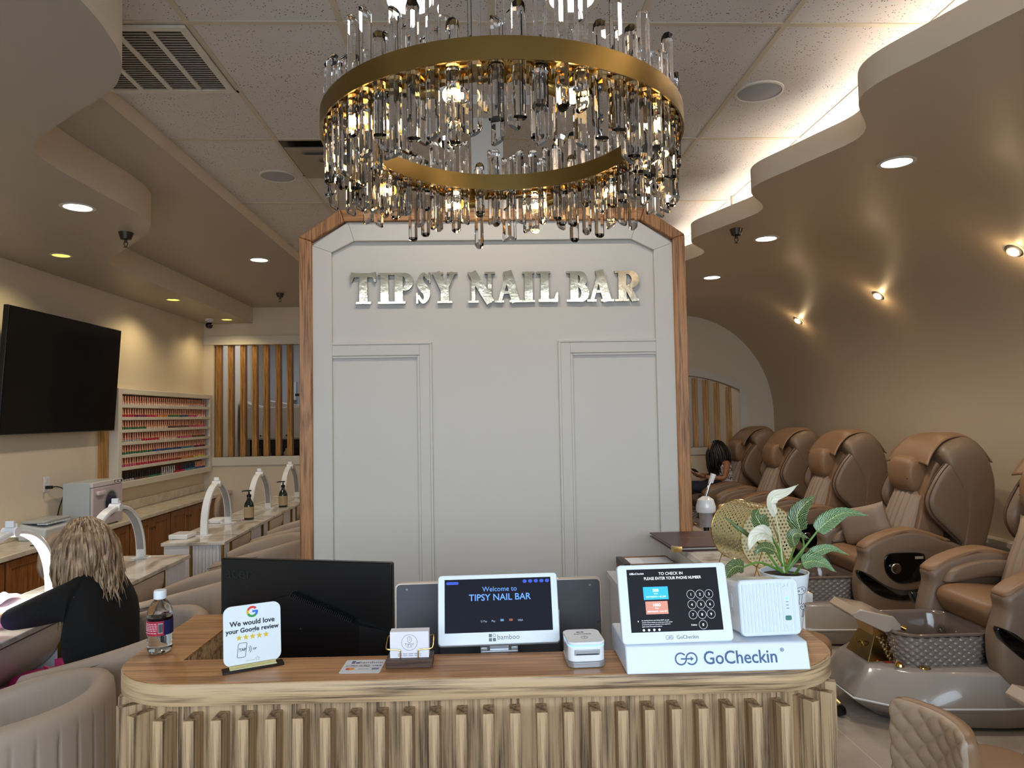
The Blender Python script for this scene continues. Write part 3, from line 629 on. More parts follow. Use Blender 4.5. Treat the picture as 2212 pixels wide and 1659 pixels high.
# sterilizer tray box with holder, phone on the worktop
t = thing('sterilizer_box', 'pale grey plastic box with a toothed front edge on the worktop', 'box', (-3.68, 5.80, .7305))
b = B(); b.prism([(0, 0), (.20, 0), (.22, .09), (.02, .13), (0, .12)], 0, .40, 'y'); b.build('body', mat('pale_plastic', '#c9cdd0', .4), t, bevel=.015, seg=3)
b = B()
for k in range(14): b.box(.12, .05+k*.023, .118, .2, .062+k*.023, .13)
b.build('comb_edge', whitep, t); B().puff(rrect(-.0, .02, .2, .38, .03), .13, .15, .01, 'z').build('lid', mat('lid_grey', '#aeb2b2', .3), t)
t = thing('smartphone', 'black phone lying with its case open on the worktop', 'phone', (-3.43, 5.66, .7305), R(20))
B().prism(rrect(-.04, -.09, .04, .09, .01), 0, .009, 'z').build('body', blackp, t, bevel=.002); B().prism(rrect(-.036, -.086, .036, .086, .008), .0091, .0096, 'z').build('screen', whitep, t)
# ------------------------------------------------------------------ reception counter
ZTOP = 1.09
def cpath(x0, x1, yf, yb, r, n=10):
    a = [(x0, yb)]
    for k in range(n+1): t = PI+PI/2*k/n; a.append((x0+r+r*cos(t), yf+r+r*sin(t)))
    for k in range(n+1): t = -PI/2+PI/2*k/n; a.append((x1-r+r*cos(t), yf+r+r*sin(t)))
    a.append((x1, yb)); return a
ct_ = thing('reception_counter', 'oak reception counter with rounded corners and a front of upright slats', 'counter', (-.042, -.006, 0), R(-1.2))
X0, X1, YFR, YBK = -.848, .816, 1.572, 2.12
outer = cpath(X0, X1, YFR, YBK, .19)
B().prism(outer+[(X1-.135, YBK), (X1-.135, 1.727), (X0+.135, 1.727), (X0+.135, YBK)], 1.0425, ZTOP-.0015, 'z').build('slab_core', oakx, ct_, smooth=30)
eb = B(); cl = [0]
eo = cpath(X0-.0015, X1+.0015, YFR-.0015, YBK, .19, 24)
for i in range(1, len(eo)): cl.append(cl[-1]+math.dist(eo[i], eo[i-1]))
ez = [(0.002, 1.0425), (0, 1.0445), (0, ZTOP-.0035), (.002, ZTOP-.0015)]
def epf(i, j):
    a, c = Vector(eo[max(i-1, 0)]), Vector(eo[min(i+1, len(eo)-1)]); t = (c-a).normalized(); return (eo[i][0]-t.y*ez[j][0], eo[i][1]+t.x*ez[j][0], ez[j][1])
eb.add([epf(i, j) for i in range(len(eo)) for j in range(4)], [(i*4+j, i*4+4+j, i*4+5+j, i*4+1+j) for i in range(len(eo)-1) for j in range(3)], [(cl[i], ez[j][1]) for i in range(len(eo)) for j in range(4)])
eb.build('edge_band', oakuv, ct_, smooth=180)
B().prism(cpath(X0+.002, X1-.002, YFR+.002, YBK-.001, .188)+[(X1-.137, YBK-.001), (X1-.137, 1.725), (X0+.137, 1.725), (X0+.137, YBK-.001)], ZTOP-.0015, ZTOP, 'z').build('warmlit_top', oaktop, ct_, smooth=0)
B().prism(cpath(X0+.04, X1-.04, YFR+.04, YBK-.005, .15)+[(X1-.135, YBK-.005), (X1-.135, 1.722), (X0+.135, 1.722), (X0+.135, YBK-.005)], .0, 1.0425, 'z').build('body', oak, ct_, smooth=30)
# slats follow the front and corners
pth = cpath(X0+.04, X1-.04, YFR+.04, YBK-.005, .15, 24)
cum = [0]
for i in range(1, len(pth)): cum.append(cum[-1]+math.dist(pth[i], pth[i-1]))
def on_path(s_):
    for i in range(1, len(pth)):
        if cum[i] >= s_:
            t = (s_-cum[i-1])/(cum[i]-cum[i-1]); a, b_ = Vector(pth[i-1]), Vector(pth[i]); return a.lerp(b_, t), (b_-a).normalized()
    return Vector(pth[-1]), (Vector(pth[-1])-Vector(pth[-2])).normalized()
s0 = next(cum[i] for i in range(len(pth)) if pth[i][0] > -.62 and pth[i][1] < YFR+.041)
xs0 = -.640+.0115; i_ = [i for i in range(len(pth)) if abs(pth[i][1]-(YFR+.04)) < 1e-6][0]; sref = cum[i_]+(xs0-pth[i_][0])
pp_ = .0577; s_ = sref-int(sref/pp_)*pp_
sm = None
while s_ < cum[-1]-.02:
    p, t = on_path(s_); nn = Vector((t.y, -t.x))
    b = B(); b.obox((0, 0, .508), (1, 0, 0), (0, 1, 0), (0, 0, 1), .0115, .0275, .508)
    if sm is None: o = b.build('slat', oak, ct_, bevel=.0015); sm = o
    else: o = sm.copy(); COL.objects.link(o)
    o.location = (p.x+nn.x*.024, p.y+nn.y*.024, .0); o.rotation_euler = (0, 0, math.atan2(t.y, t.x)); s_ += pp_
B().box(X0+.14, 1.73, .70, X1-.14, 2.36, .74).build('inner_desk', oaktop, ct_, bevel=.002)
b = B(); b.box(X0+.14, 2.28, 0, X0+.18, 2.36, .70); b.box(X1-.18, 2.28, 0, X1-.14, 2.36, .70); b.build('inner_leg', oak, ct_, smooth=0)
Z = ZTOP+.0004
# water bottle
t = thing('water_bottle', 'small clear plastic water bottle with a red and navy label on the counter', 'bottle', (-.80, 1.80, Z))
pr_ = [(.0, .004), (.020, .0), (.027, .006), (.0285, .014), (.026, .022), (.0285, .03), (.0265, .038), (.0285, .046), (.029, .08), (.029, .095), (.027, .104), (.02, .118), (.0135, .126), (.0125, .13), (.0125, .137)]
B().lathe(pr_, n=40, caps=False).build('shell', clear, t)
B().lathe([(0, .005), (.0265, .008), (.0265, .086), (0, .086)], n=32).build('water', mat('water', '#f2fbff', 0, trans=1, ior=1.2), t)
B().lathe([(.0292, .046), (.0296, .046), (.0296, .08), (.0292, .08)], n=40, caps=False).build('label_band', mat('red_label', '#a3243a', .35), t)
B().add([(.0300*cos(R(a)), .0300*sin(R(a)), z) for a in range(-50, 21, 10) for z in (.046, .08)], [(i*2, i*2+2, i*2+3, i*2+1) for i in range(7)]).build('navy_label', mat('navy_label', '#1c2450', .35), t)
B().add([(.0303*cos(R(a)), .0303*sin(R(a)), z) for a in range(-74, -53, 5) for z in (.052, .075)], [(i*2, i*2+2, i*2+3, i*2+1) for i in range(4)]).build('barcode_patch', whitep, t)
b = B()
for k in range(9): a = R(-73+k*2.1); b.obox((.0306*cos(a), .0306*sin(a), .0635), (cos(a), sin(a), 0), (-sin(a), cos(a), 0), (0, 0, 1), .0002, .00025+.0002*(k % 3), .0105)
b.build('barcode', ink, t, smooth=0)
b = B()
for r_, z in enumerate((.074, .070, .066, .062, .058, .0525)):
    for k in range(26):
        if (k*7+r_*3) % 5 == 0: continue
        a = R(-150+k*2.8); b.obox((.0302*cos(a), .0302*sin(a), z), (cos(a), sin(a), 0), (-sin(a), cos(a), 0), (0, 0, 1), .0002, .0006, .0008)
b.build('label_print', mat('label_print_white', '#f0c8cc', .5), t, smooth=0)
B().lathe([(.0128, .128), (.0145, .129), (.0145, .146), (.0135, .149), (0, .149)], n=28, caps=True).build('cap', mat('bottle_cap', '#e6eef5', .35), t)
# review sign: acrylic board in a black and gold foot, turned a little
sg = thing('review_sign', 'white acrylic review sign with gold stars in a black foot on the counter', 'sign', (-.532, 1.663, Z), R(26))
B().prism(rrect(-.066, -.014, .066, .014, .002), 0, .006, 'z').build('foot', blackgl, sg, bevel=.001)
B().box(-.05, -.0125, .0062, .05, .0, .0068).build('gold_inlay', mat('pale_gold', '#e8e2b0', .3, .3), sg)
tb = R(-8)
brd = B().prism(rrect(-.062, .012, .062, .142, .017, 8), -.0025, .0025, 'y').build('board', mat('acrylic_white', '#eaf3f8', .25), sg, rot=(R(-5), 0, 0), loc=(0, .004, -.002))
B().box(-.05, -.0025, .0, .05, .0025, .014).build('tab', mat('acrylic_gold', '#c9b878', .3), brd)
FZ = -.0029
def disc(b, cx, cz, r, n=24): b.add([(cx+r*cos(2*PI*k/n), FZ, cz+r*sin(2*PI*k/n)) for k in range(n)], [tuple(range(n))])
def arcband(a0, a1, r0, r1, cx, cz, y, n=12):
    b = B(); b.add([(cx+q*cos(R(a0+(a1-a0)*i/n)), y, cz+q*sin(R(a0+(a1-a0)*i/n))) for i in range(n+1) for q in (r0, r1)], [(2*i, 2*i+1, 2*i+3, 2*i+2) for i in range(n)]); return b
gx, gz = 0, .126
for nm, c_, a0, a1 in (('red', '#e0402f', 40, 158), ('yellow', '#f2b81f', 158, 206), ('green', '#2f9e4f', 206, 318), ('blue', '#3f78e0', 318, 362)):
    arcband(a0, a1, .0075, .0125, gx, gz, FZ, 10).build('logo_arc', mat('logo_'+nm, c_, .4), brd, smooth=0)
B().box(gx+.0, FZ-.0001, gz-.002, gx+.0122, FZ+.0002, gz+.0027).build('logo_bar', MATS['logo_blue'], brd, smooth=0)
text('lettering', 'We would love', .0155, ink, brd, (0, FZ, .098), bold=.0003)
text('lettering', 'your Google review', .0140, ink, brd, (0, FZ, .083), bold=.0003)
starm = mat('star_yellow', '#e8c23a', .4)
def star(cx, cz, r, y=FZ, q=.42): b = B(); b.add([((r if k % 2 == 0 else r*q)*cos(PI/2+PI*k/5)+cx, y, (r if k % 2 == 0 else r*q)*sin(PI/2+PI*k/5)+cz) for k in range(10)]+[(cx, y, cz)], [(k, (k+1) % 10, 10) for k in range(10)]); return b
for k in range(5): star(-.029+k*.0145, .0715, .0072).build('star', starm, brd, smooth=0)
b = B(); b.tube([Vector((x, FZ, z)) for x, z in [(-.022+(x+.022)*1+(z-.045)*.12, z) for x, z in rrect(-.032, .029, -.014, .060, .003, 4)]], .0005, 5, closed=True); b.build('phone_outline', ink, brd)
text('lettering', 'TAP', .0085, ink, brd, (-.022, FZ, .0425), bold=.0001)
b = B()
for r_ in (.006, .0095): b.tube([(-.0125+r_*cos(R(a)), FZ, .0445+r_*sin(R(a))) for a in range(-50, 51, 10)], .0005, 5)
b.build('signal_arcs', ink, brd); text('lettering', 'or', .0095, ink, brd, (.0045, FZ, .042))
b = B(); st = [(( .0055 if k % 2 == 0 else .0024)*cos(PI/2+PI*k/5)+.01, FZ, (.0055 if k % 2 == 0 else .0024)*sin(PI/2+PI*k/5)+.0215) for k in range(10)]
b.tube(st, .00022, 4, closed=True); b.build('star_outline', goldstrip, brd); text('lettering', 'Shining Reviews', .0032, goldstrip, brd, (-.008, FZ, .0195)) if False else B().box(-.016, FZ, .0195, .005, FZ+.0002, .0199).build('underline', goldstrip, brd, smooth=0)
# payment card lying flat
cd = tag(B().prism(rrect(-.045, -.042, .045, .042, .005), 0, .0008, 'z').build('payment_card', mat('card_grey', '#d9d8dc', .4), loc=(-.284, 1.652, Z), rot=(0, 0, R(-2)), smooth=0), 'white printed payment card lying flat on the counter', 'card')
def ft(body, size, x, y, m, bold=0, sx=1): return text('lettering', body, size, m, cd, (x, y, .0009), (0, 0, 0), bold=bold, sx=sx, ext=.00005)
navy = mat('navy_ink', '#20356a', .5); redm = mat('red_ink', '#d0362c', .5); orm = mat('orange_ink', '#e8902c', .5)
ft('bamboo', .017, .014, .019, ink); ft('Pay', .009, -.021, .0, ink); ft('G Pay', .009, .003, .0, ink); ft('VISA', .011, .031, -.001, navy, .0002); ft('DISCOVER', .005, .004, -.019, ink); ft('AMEX', .006, .031, -.019, whitep)
b = B(); b.box(-.03, .018, .0009, -.022, .026, .0010); b.box(-.03, .028, .0009, -.022, .034, .0010); b.box(-.02, .018, .0009, -.013, .026, .0010); b.build('logo_squares', navy, cd, smooth=0)
B().lathe([(0, .0009), (.0065, .0009), (.0065, .0010), (0, .001)], (-.029, -.017, 0), 20).build('card_logo', redm, cd); B().lathe([(0, .00095), (.0065, .00095), (.0065, .00105), (0, .00105)], (-.022, -.017, 0), 20).build('card_logo', orm, cd)
b = B(); b.tube([(x, y, .001) for x, y in rrect(-.038, -.003, -.013, .007, .001, 2)], .0003, 4, closed=True); b.tube([(x, y, .001) for x, y in rrect(-.010, -.003, .016, .007, .005, 3)], .0003, 4, closed=True); b.build('pay_outline', ink, cd)
B().box(.023, -.022, .00085, .039, -.012, .0009).build('card_logo', navy, cd, smooth=0)
# business cards in their holder
t = thing('card_holder', 'dark walnut card holder with bent brass wires on the counter', 'card holder', (-.178, 1.66, Z))
B().box(-.052, -.03, 0, .052, .03, .019).build('base', wood('walnut', '#33221a', '#5c4233', 'x', 1.5, .4), t, bevel=.0015)
b = B()
for s_ in (-1, 1):
    b.tube(smooth_poly([(s_*.020, -.022, .017), (s_*.020, -.022, .034), (s_*.023, -.022, .038), (s_*.046, -.022, .040), (s_*.052, -.018, .042), (s_*.053, .0, .05), (s_*.052, .018, .057), (s_*.046, .022, .057), (s_*.03, .022, .05), (s_*.028, .022, .017)], 3, False), .0014, 8)
b.build('wire', gold, t)
t = thing('business_cards', 'stack of white business cards with a round emblem in the walnut holder', 'cards', (-.178, 1.657, Z+.0195))
B().box(-.0435, -.015, 0, .0435, .014, .058).build('stack', mat('card_stock', '#eceaf0', .6), t, bevel=.0003)
b = B(); b.tube([(.0175*cos(2*PI*k/40), -.0152, .034+.0175*sin(2*PI*k/40)) for k in range(40)], .0003, 4, closed=True); b.tube([(x, -.0152, z) for x, z in rrect(-.0042, .034, .0042, .047, .004, 5)], .0003, 4, closed=True); b.tube([(-.001, -.0152, .037), (.002, -.0152, .041), (.001, -.0152, .045)], .0002, 4); b.build('emblem', ink, t)
text('lettering', 'TIPSY', .0072, ink, t, (0, -.0152, .027), ext=.00005, space=1.2); text('lettering', 'NAIL BAR', .003, ink, t, (0, -.0152, .0232), ext=.00005)
text('lettering', '12345 MAIN STREET, SUITE 100'[6:], .0001, ink, t, (0, -.01, .01)) if False else None
b = B()
for r_ in range(2):
    for k in range(24):
        if k % 6 != 4: b.box(-.026+k*.0022, -.0153, .0085-.004*r_, -.0245+k*.0022, -.0151, .0098-.004*r_)
b.build('small_print', ink, t, smooth=0)
# computer monitor seen from behind
mn = thing('computer_monitor', 'large black computer monitor seen from the back behind the counter', 'monitor', (-.535, 2.13, .7402), R(-14.5))
HWm = .272
tz = R(-3)
b = B(); b.prism(rrect(-HWm, .125, HWm, .498, .006), -.0, .022, 'y'); bk = b.build('casing', blackp, mn, bevel=.003)
b = B(); b.add([(-HWm+.004, -.001, .13), (HWm-.004, -.001, .13), (HWm-.004, -.001, .335), (HWm-.06, -.016, .34), (-.035, -.022, .408), (-HWm+.05, -.010, .342), (-HWm+.004, -.001, .33)], [(0, 1, 2, 3, 4, 5, 6)][:0])
pts = [(-HWm+.004, .335), (-HWm+.03, .342), (-.035, .402), (HWm-.09, .325), (HWm-.004, .306)]
lo = [(-HWm+.004, .128), (-HWm+.03, .128), (-.035, .128), (HWm-.09, .128), (HWm-.004, .128)]
vs = [(x, -.004 if i in (0, 4) else -.022, z) for i, (x, z) in enumerate(pts)]+[(x, -.003 if i in (0, 4) else -.028, z) for i, (x, z) in enumerate(lo)]+[(x, .001, z) for x, z in pts]+[(x, .001, z) for x, z in lo]
fs = [(5+i, 6+i, 1+i, i) for i in range(4)]+[(i, i+1, 11+i, 10+i) for i in range(4)]+[(15+i, 16+i, 6+i, 5+i) for i in range(4)]
B().add(vs, fs).build('back_shell', mat('monitor_back', '#0d0d10', .3, bump=(40, .04, .0005)), mn, smooth=0)
b = B()
for k in range(34):
    u = .02+k/34*.9; x = -.03+(HWm-.09+.03)*u; z = .400+(.325-.400)*u; b.obox((x, -.018, z+.006), (1, 0, -.42), (0, 1, 0), (.42, 0, 1), .0011, .012, .006)
b.build('vent_slots', mat('vent_slot', '#1d1d20', .5), mn, smooth=0)
text('embossed_mark', 'acer', .052, mat('embossed_black', '#1c1c20', .22), mn, (-HWm+.06, -.0006, .44), ext=.001, align='CENTER')
b = B(); b.tube([(0, -.02, .14), (0, -.045, .10), (0, -.045, .005)], .022, 12); b.prism(rrect(-.11, -.11, .11, .05, .02), 0, .008, 'z'); b.build('stand', blackp, mn)
b = B()
for x, z in ((.005, .31), (.0, .2), (-.1, .2), (-.1, .31)): b.cyl((x, -.0282, z), (x, -.0295, z), .0025, n=10)
b.build('screw', chrome, mn)
# point of sale terminal with its customer display
ps = thing('sale_terminal', 'dark grey sale terminal seen from the back, with a pale metal rim', 'terminal', (.03, 1.87, .745), R(1))
b = B(); b.prism(rrect(-.272, .20, .272, .475, .014), .0, .018, 'y'); b.build('rim', mat('champagne_rim', '#cbb9a8', .3, .6), ps, bevel=.002, rot=(R(-4), 0, 0))
B().prism(rrect(-.267, .205, .267, .470, .011), -.003, -.0, 'y').build('back_panel', darkcase, ps, bevel=.001, rot=(R(-4), 0, 0))
hs = B(); hs.prism(rrect(-.155, .16, .155, .40, .006), -.035, -.003, 'y'); ho = hs.build('housing', darkcase, ps, bevel=.003, rot=(R(-4), 0, 0)); B().box(-.155, -.036, .352, .155, -.0, .402).build('housing_cap', silver, ps, bevel=.002, rot=(R(-4), 0, 0))
b = B(); b.tube([(0, -.015, .22), (0, .01, .12), (0, .02, .01)], .03, 12, flat=.5); b.prism(rrect(-.12, -.06, .12, .12, .02), 0, .01, 'z'); b.build('stand', silver, ps)
b = B()
for x, z in ((-.24, .458), (.24, .456), (-.258, .36), (.258, .36)): b.cyl((x, -.003, z), (x, -.0045, z), .0028, n=10)
b.build('screw', chrome, ps, rot=(R(-4), 0, 0))
ds = thing('customer_display', 'white framed customer screen reading Welcome to TIPSY NAIL BAR', 'screen', (.026, 1.735, 1.083), R(1.5)); ds['label'] = 'white framed customer screen showing a welcome message, in front of the sale terminal'
TL = R(-17)
fr = B().prism(rrect(-.146, 0, .146, .162, .009), -.003, .012, 'y').build('frame', mat('display_frame', '#dfe8ee', .3), ds, rot=(TL, 0, 0), bevel=.002, loc=(0, 0, .022))
b = B(); b.prism(rrect(-.1465, -.003, .1465, .160, .009), .0, .013, 'y'); b.build('metal_edge', silver, ds, rot=(TL, 0, 0), loc=(0, 0, .022), bevel=.003)
sc_ = B().box(-.130, -.0036, .028, .130, -.0031, .152).build('screen', mat('screen_dark', '#04040a', .2, emit='#0d0b20', es=.5, spec=.05), fr, smooth=0)
blu = mat('screen_blue_text', '#5a8ad0', .5, emit='#5b8fe0', es=.55); blu2 = mat('screen_blue_icon', '#1c3c9c', .5, emit='#1f45c0', es=.6); dimw = mat('screen_dim_white', '#8fa0b8', .5, emit='#9fb0c8', es=.35)
fy = -.0038
text('lettering', 'Welcome to', .0165, blu, fr, (.004, fy, .122), ext=.0001); text('lettering', 'TIPSY NAIL BAR', .0215, blu, fr, (.004, fy, .101), ext=.0001, bold=.00025)
for x, s_ in ((-.036, 'G Pay'), (-.013, 'Pay'), (.052, 'VISA')): text('lettering', s_, .0065, dimw, fr, (x, fy, .051), ext=.0001)
b = B(); b.box(.004, fy, .052, .012, fy+.0001, .057); b.build('card_icon', mat('screen_teal', '#4f86a0', .5, emit='#4f86a0', es=.4), fr, smooth=0)
b = B(); [b.add([(cx+.0028*cos(2*PI*k/14), fy, .0545+.0028*sin(2*PI*k/14)) for k in range(14)], [tuple(range(14))]) for cx in (.0275, .031)]; b.build('card_icon', mat('screen_orange', '#8a4a2a', .5, emit='#8a4a2a', es=.4), fr, smooth=0)
for k in range(5): cx = .066+k*.0138; B().add([(cx+.0052*cos(2*PI*j/18), fy, .1435+.0042*sin(2*PI*j/18)) for j in range(18)], [tuple(range(18))]).build('screen_button', blu2, fr, smooth=0)
b = B(); b.add([(x, fy, z) for x, z in rrect(-.126, .140, -.096, .1465, .003)], [tuple(range(28))]); b.build('screen_button', blu2, fr, smooth=0)
text('lettering', 'bamboo', .0165, mat('grey_ink', '#6a6f76', .5), fr, (.022, -.0032, .0105), ext=.00005)
b = B(); b.box(-.025, -.0033, .007, -.0175, -.0031, .0145); b.box(-.0155, -.0033, .007, -.008, -.0031, .0145); b.box(-.025, -.0033, .0165, -.0175, -.0031, .024); b.build('logo_squares', MATS['grey_ink'], fr, smooth=0)
b = B(); b.tube([(-.0118+.0034*cos(2*PI*k/20), -.0033, .0203+.0034*sin(2*PI*k/20)) for k in range(20)], .0005, 4, closed=True); b.build('logo_ring', MATS['grey_ink'], fr)
b = B(); b.box(-.024, .012, .002, .024, .03, .045); b.box(-.045, .004, .0, .045, .05, .006); b.box(-.045, .006, .006, -.028, .02, .014); b.box(.028, .006, .006, .045, .02, .014); b.build('stand', silver, ds, bevel=.002)
# card reader
t = thing('card_reader', 'small white card reader with a glowing blue line on a silver foot', 'card reader', (.216, 1.648, Z), R(2))
B().prism(rrect(-.042, -.05, .042, .05, .018, 8), 0, .013, 'z').build('foot', silver, t, bevel=.002)
B().prism(rrect(-.041, -.049, .041, .049, .018, 8), .0132, .046, 'z').build('body', whitegl, t, bevel=.002)
B().prism(rrect(-.0412, -.0492, .0412, .0492, .018, 8), .0462, .049, 'z').build('light_line', mat('blue_led', '#8fc4ff', .4, emit='#8fc4ff', es=.9), t)
B().prism(rrect(-.042, -.05, .042, .05, .018, 8), .0492, .056, 'z').build('lid', whitegl, t, bevel=.002)
b = B(); b.box(-.028, -.0515, .028, .028, -.049, .040); b.build('slot_frame', silver, t, bevel=.001); B().box(-.025, -.0522, .0295, .025, -.0505, .0315).build('slot', ink, t, smooth=0)
text('lettering', 'bamboo', .012, MATS['grey_ink'], t, (0, .008, .0563), (0, 0, 0), ext=.0001)
b = B(); b.box(-.012, .022, .0562, -.004, .028, .0564); b.box(-.002, .022, .0562, .005, .028, .0564); b.build('logo_squares', MATS['grey_ink'], t, smooth=0)
b = B(); b.tube([(.008*cos(2*PI*k/24), -.014+.008*sin(2*PI*k/24), .0563) for k in range(24)], .0004, 4, closed=True)
for r_ in (.002, .004): b.tube([(-.002+r_*cos(R(a)), -.014+r_*sin(R(a)), .0563) for a in range(-45, 46, 15)], .0004, 4)
b.build('tap_symbol', MATS['grey_ink'], t)
# check-in stand: white wedge base, tablet, label printer, plant pot
bluew = mat('stand_white', '#dfe8f2', .35)
st_ = thing('tablet_stand', 'low white wedge stand with a grey-blue check-in logo on its front', 'stand', (.496, 1.548, Z), R(-.5))
wv = [(-.20, 0, 0), (.20, 0, 0), (.20, .19, 0), (-.20, .19, 0), (-.20, .016, .056), (.20, .016, .056), (.20, .19, .056), (-.20, .19, .056)]
B().add(wv, [(0, 3, 2, 1), (4, 5, 6, 7), (0, 1, 5, 4), (1, 2, 6, 5), (2, 3, 7, 6), (3, 0, 4, 7)]).build('body', bluew, st_, bevel=.003)
fa = R(90-15.2)
def logo(parent, loc, rot, s_, m, nm='GoCheckin'):
    b = B()
    def rg(cx, a0, a1, y=0): b.add([((cx+q*cos(R(a0+(a1-a0)*i/24)))*s_, (q*sin(R(a0+(a1-a0)*i/24)))*s_, 0) for i in range(25) for q in (.42, .55)], [(2*i, 2*i+1, 2*i+3, 2*i+2) for i in range(24)])
    rg(-.55, 40, 355); rg(.42, -140, 175); 
    b.add([(x*s_, y*s_, .00003) for x, y in ((-.55, .06), (.35, .06), (.35, .2), (.62, 0), (.35, -.2), (.35, -.06), (-.55, -.06))], [tuple(range(7))])
    o = b.build('logo_mark', m, parent, loc, rot, smooth=0); o.location = loc
    return o
lm = logo(st_, (-.068, .0072, .028), (fa, 0, 0), .024, inkb)
text('lettering', 'GoCheckin', .038, inkb, st_, (.049, .0040, .0165), (fa, 0, 0), bold=.0003, sx=.93); text('lettering', '®', .011, inkb, st_, (.142, .0098, .037), (fa, 0, 0))
tbt = thing('checkin_tablet', 'white tablet asking for a phone number, leaning on the white wedge stand', 'tablet', (.416, 1.573, Z+.057), R(1.5))
TA = R(-16)
pf = B().prism(rrect(-.124, 0, .124, .168, .009), 0, .012, 'y').build('case', mat('tablet_white', '#e3ecf6', .3), tbt, rot=(TA, 0, 0), bevel=.002)
B().box(-.103, -.0006, .024, .103, -.0001, .158).build('screen', mat('screen_charcoal', '#0c0c10', .3, emit='#24242c', es=.5, spec=.06), pf, smooth=0)
sw_ = mat('screen_white', '#ffffff', .5, emit='#f0f0ff', es=.6); fy = -.0008
text('lettering', 'TO CHECK IN', .0088, sw_, pf, (-.003, fy, .1445), ext=.00005); text('lettering', 'PLEASE ENTER YOUR PHONE NUMBER', .0088, sw_, pf, (0, fy, .1345), ext=.00005, sx=.86)
text('lettering', 'GoCheckin', .006, sw_, pf, (-.078, fy, .1465), ext=.00005); logo(pf, (-.093, fy, .1485), (R(90), 0, 0), .0038, sw_)
B().box(-.069, fy, .092, -.013, fy+.0002, .1195).build('screen_panel', mat('screen_cyan', '#1f9fd0', .5, emit='#1f9fd0', es=.65), pf, smooth=0)
B().box(-.0665, fy, .0612, -.0165, fy+.0002, .0885).build('screen_panel', mat('screen_rose', '#c07f6c', .5, emit='#c07f6c', es=.55), pf, smooth=0)
fy2 = fy-.0002
text('lettering', '500', .009, sw_, pf, (-.041, fy2, .1085), ext=.00005, bold=.0001); text('lettering', 'Points', .0035, sw_, pf, (-.041, fy2, .1035), ext=.00005); text('lettering', '500 POINTS = $5 OFF', .0048, sw_, pf, (-.041, fy2, .0965), ext=.00005)
text('lettering', '1000', .009, sw_, pf, (-.0415, fy2, .0775), ext=.00005, bold=.0001); text('lettering', 'Points', .0035, sw_, pf, (-.0415, fy2, .0725), ext=.00005); text('lettering', '1000 POINTS = $10 OFF', .0044, sw_, pf, (-.0415, fy2, .0655), ext=.00005)
b = B()
for k, ch_ in enumerate('1234567890'):
    x, z = (.038+(k % 3)*.0205, .1005-(k//3)*.0215) if k < 9 else (.0585, .036)
    b.tube([(x+.0092*cos(2*PI*j/28), fy, z+.0092*sin(2*PI*j/28)) for j in range(28)], .00025, 4, closed=True)
    text('lettering', ch_, .0082, sw_, pf, (x, fy, z-.0029), ext=.00005)
b.build('key_ring', sw_, pf); text('lettering', 'Delete', .0048, sw_, pf, (.038, fy, .0345), ext=.00005)
for i, s_ in enumerate(('By checking this box and clicking NEXT, you give', 'express written consent to contact you at the number', 'promotional purposes. Consent is not required to', 'agree to the Terms and Conditions')): text('lettering', s_, .0031, sw_, pf, (-.078, fy, .0475-.0042*i), align='LEFT', ext=.00005)
b = B()
for k in range(4): b.add([(-.075+k*.0115+.0025*cos(2*PI*j/12), fy, .0285+.0025*sin(2*PI*j/12)) for j in range(12)], [tuple(range(12))])
b.box(-.087, fy, .046, -.085, fy+.0001, .0485); b.build('screen_icon', sw_, pf, smooth=0)
logo(pf, (-.019, -.0002, .0118), (R(90), 0, 0), .0080, inkb); text('lettering', 'GoCheckin', .0108, ink, pf, (.021, -.0002, .008), ext=.00005)
pt = thing('label_printer', 'white ribbed label printer with a green light beside the tablet', 'printer', (.628, 1.570, Z+.0612), R(3))
bp_ = B().prism(rrect(-.066, 0, .066, .113, .012, 6), .012, .115, 'y').build('body', whitegl, pt, rot=(R(-7), 0, 0), bevel=.003, loc=(0, .016, .004))
b = B(); ol = rrect(-.069, -.002, .069, .119, .012, 6); b.prism(ol, -.004, .012, 'y'); fp = b.build('front_cover', mat('printer_cover', '#e4edf7', .2, coat=.3), pt, rot=(R(-7), 0, 0), bevel=.003, loc=(0, .016, .004))
b = B()
for k in range(15):
    x = -.060+k*.0082; b.tube([(x, -.0042, .006), (x, -.0042, .110)], .0026, 8, flat=1)
b.build('rib', mat('printer_cover2', '#e4edf7', .2, coat=.3), fp)
b = B(); b.prism(rrect(.030, .016, .048, .104, .008), -.0076, -.004, 'y'); b.build('control_strip', MATS['printer_cover'], fp, bevel=.001)
B().prism(rrect(.033, .084, .045, .098, .003), -.0084, -.0074, 'y').build('feed_button', whitep, fp, bevel=.0005)
B().prism(rrect(.0365, .074, .0415, .079, .002), -.0084, -.0074, 'y').build('green_light', mat('green_led', '#4fe08a', .4, emit='#4fe08a', es=2.5), fp)
b = B(); [b.box(.036, -.0082, z, .042, -.0075, z+.001) for z in (.069, .062, .055)]; b.build('indicator_line', ink, fp, smooth=0)
B().prism(rrect(.032, .030, .046, .040, .003), -.0084, -.0074, 'y').build('open_button', mat('green_button', '#4d8078', .3), fp)
B().prism(rrect(.045, .055, .06, .085, .004), -.0672, -.066, 'x').build('side_latch', whitep, bp_, bevel=.0005)
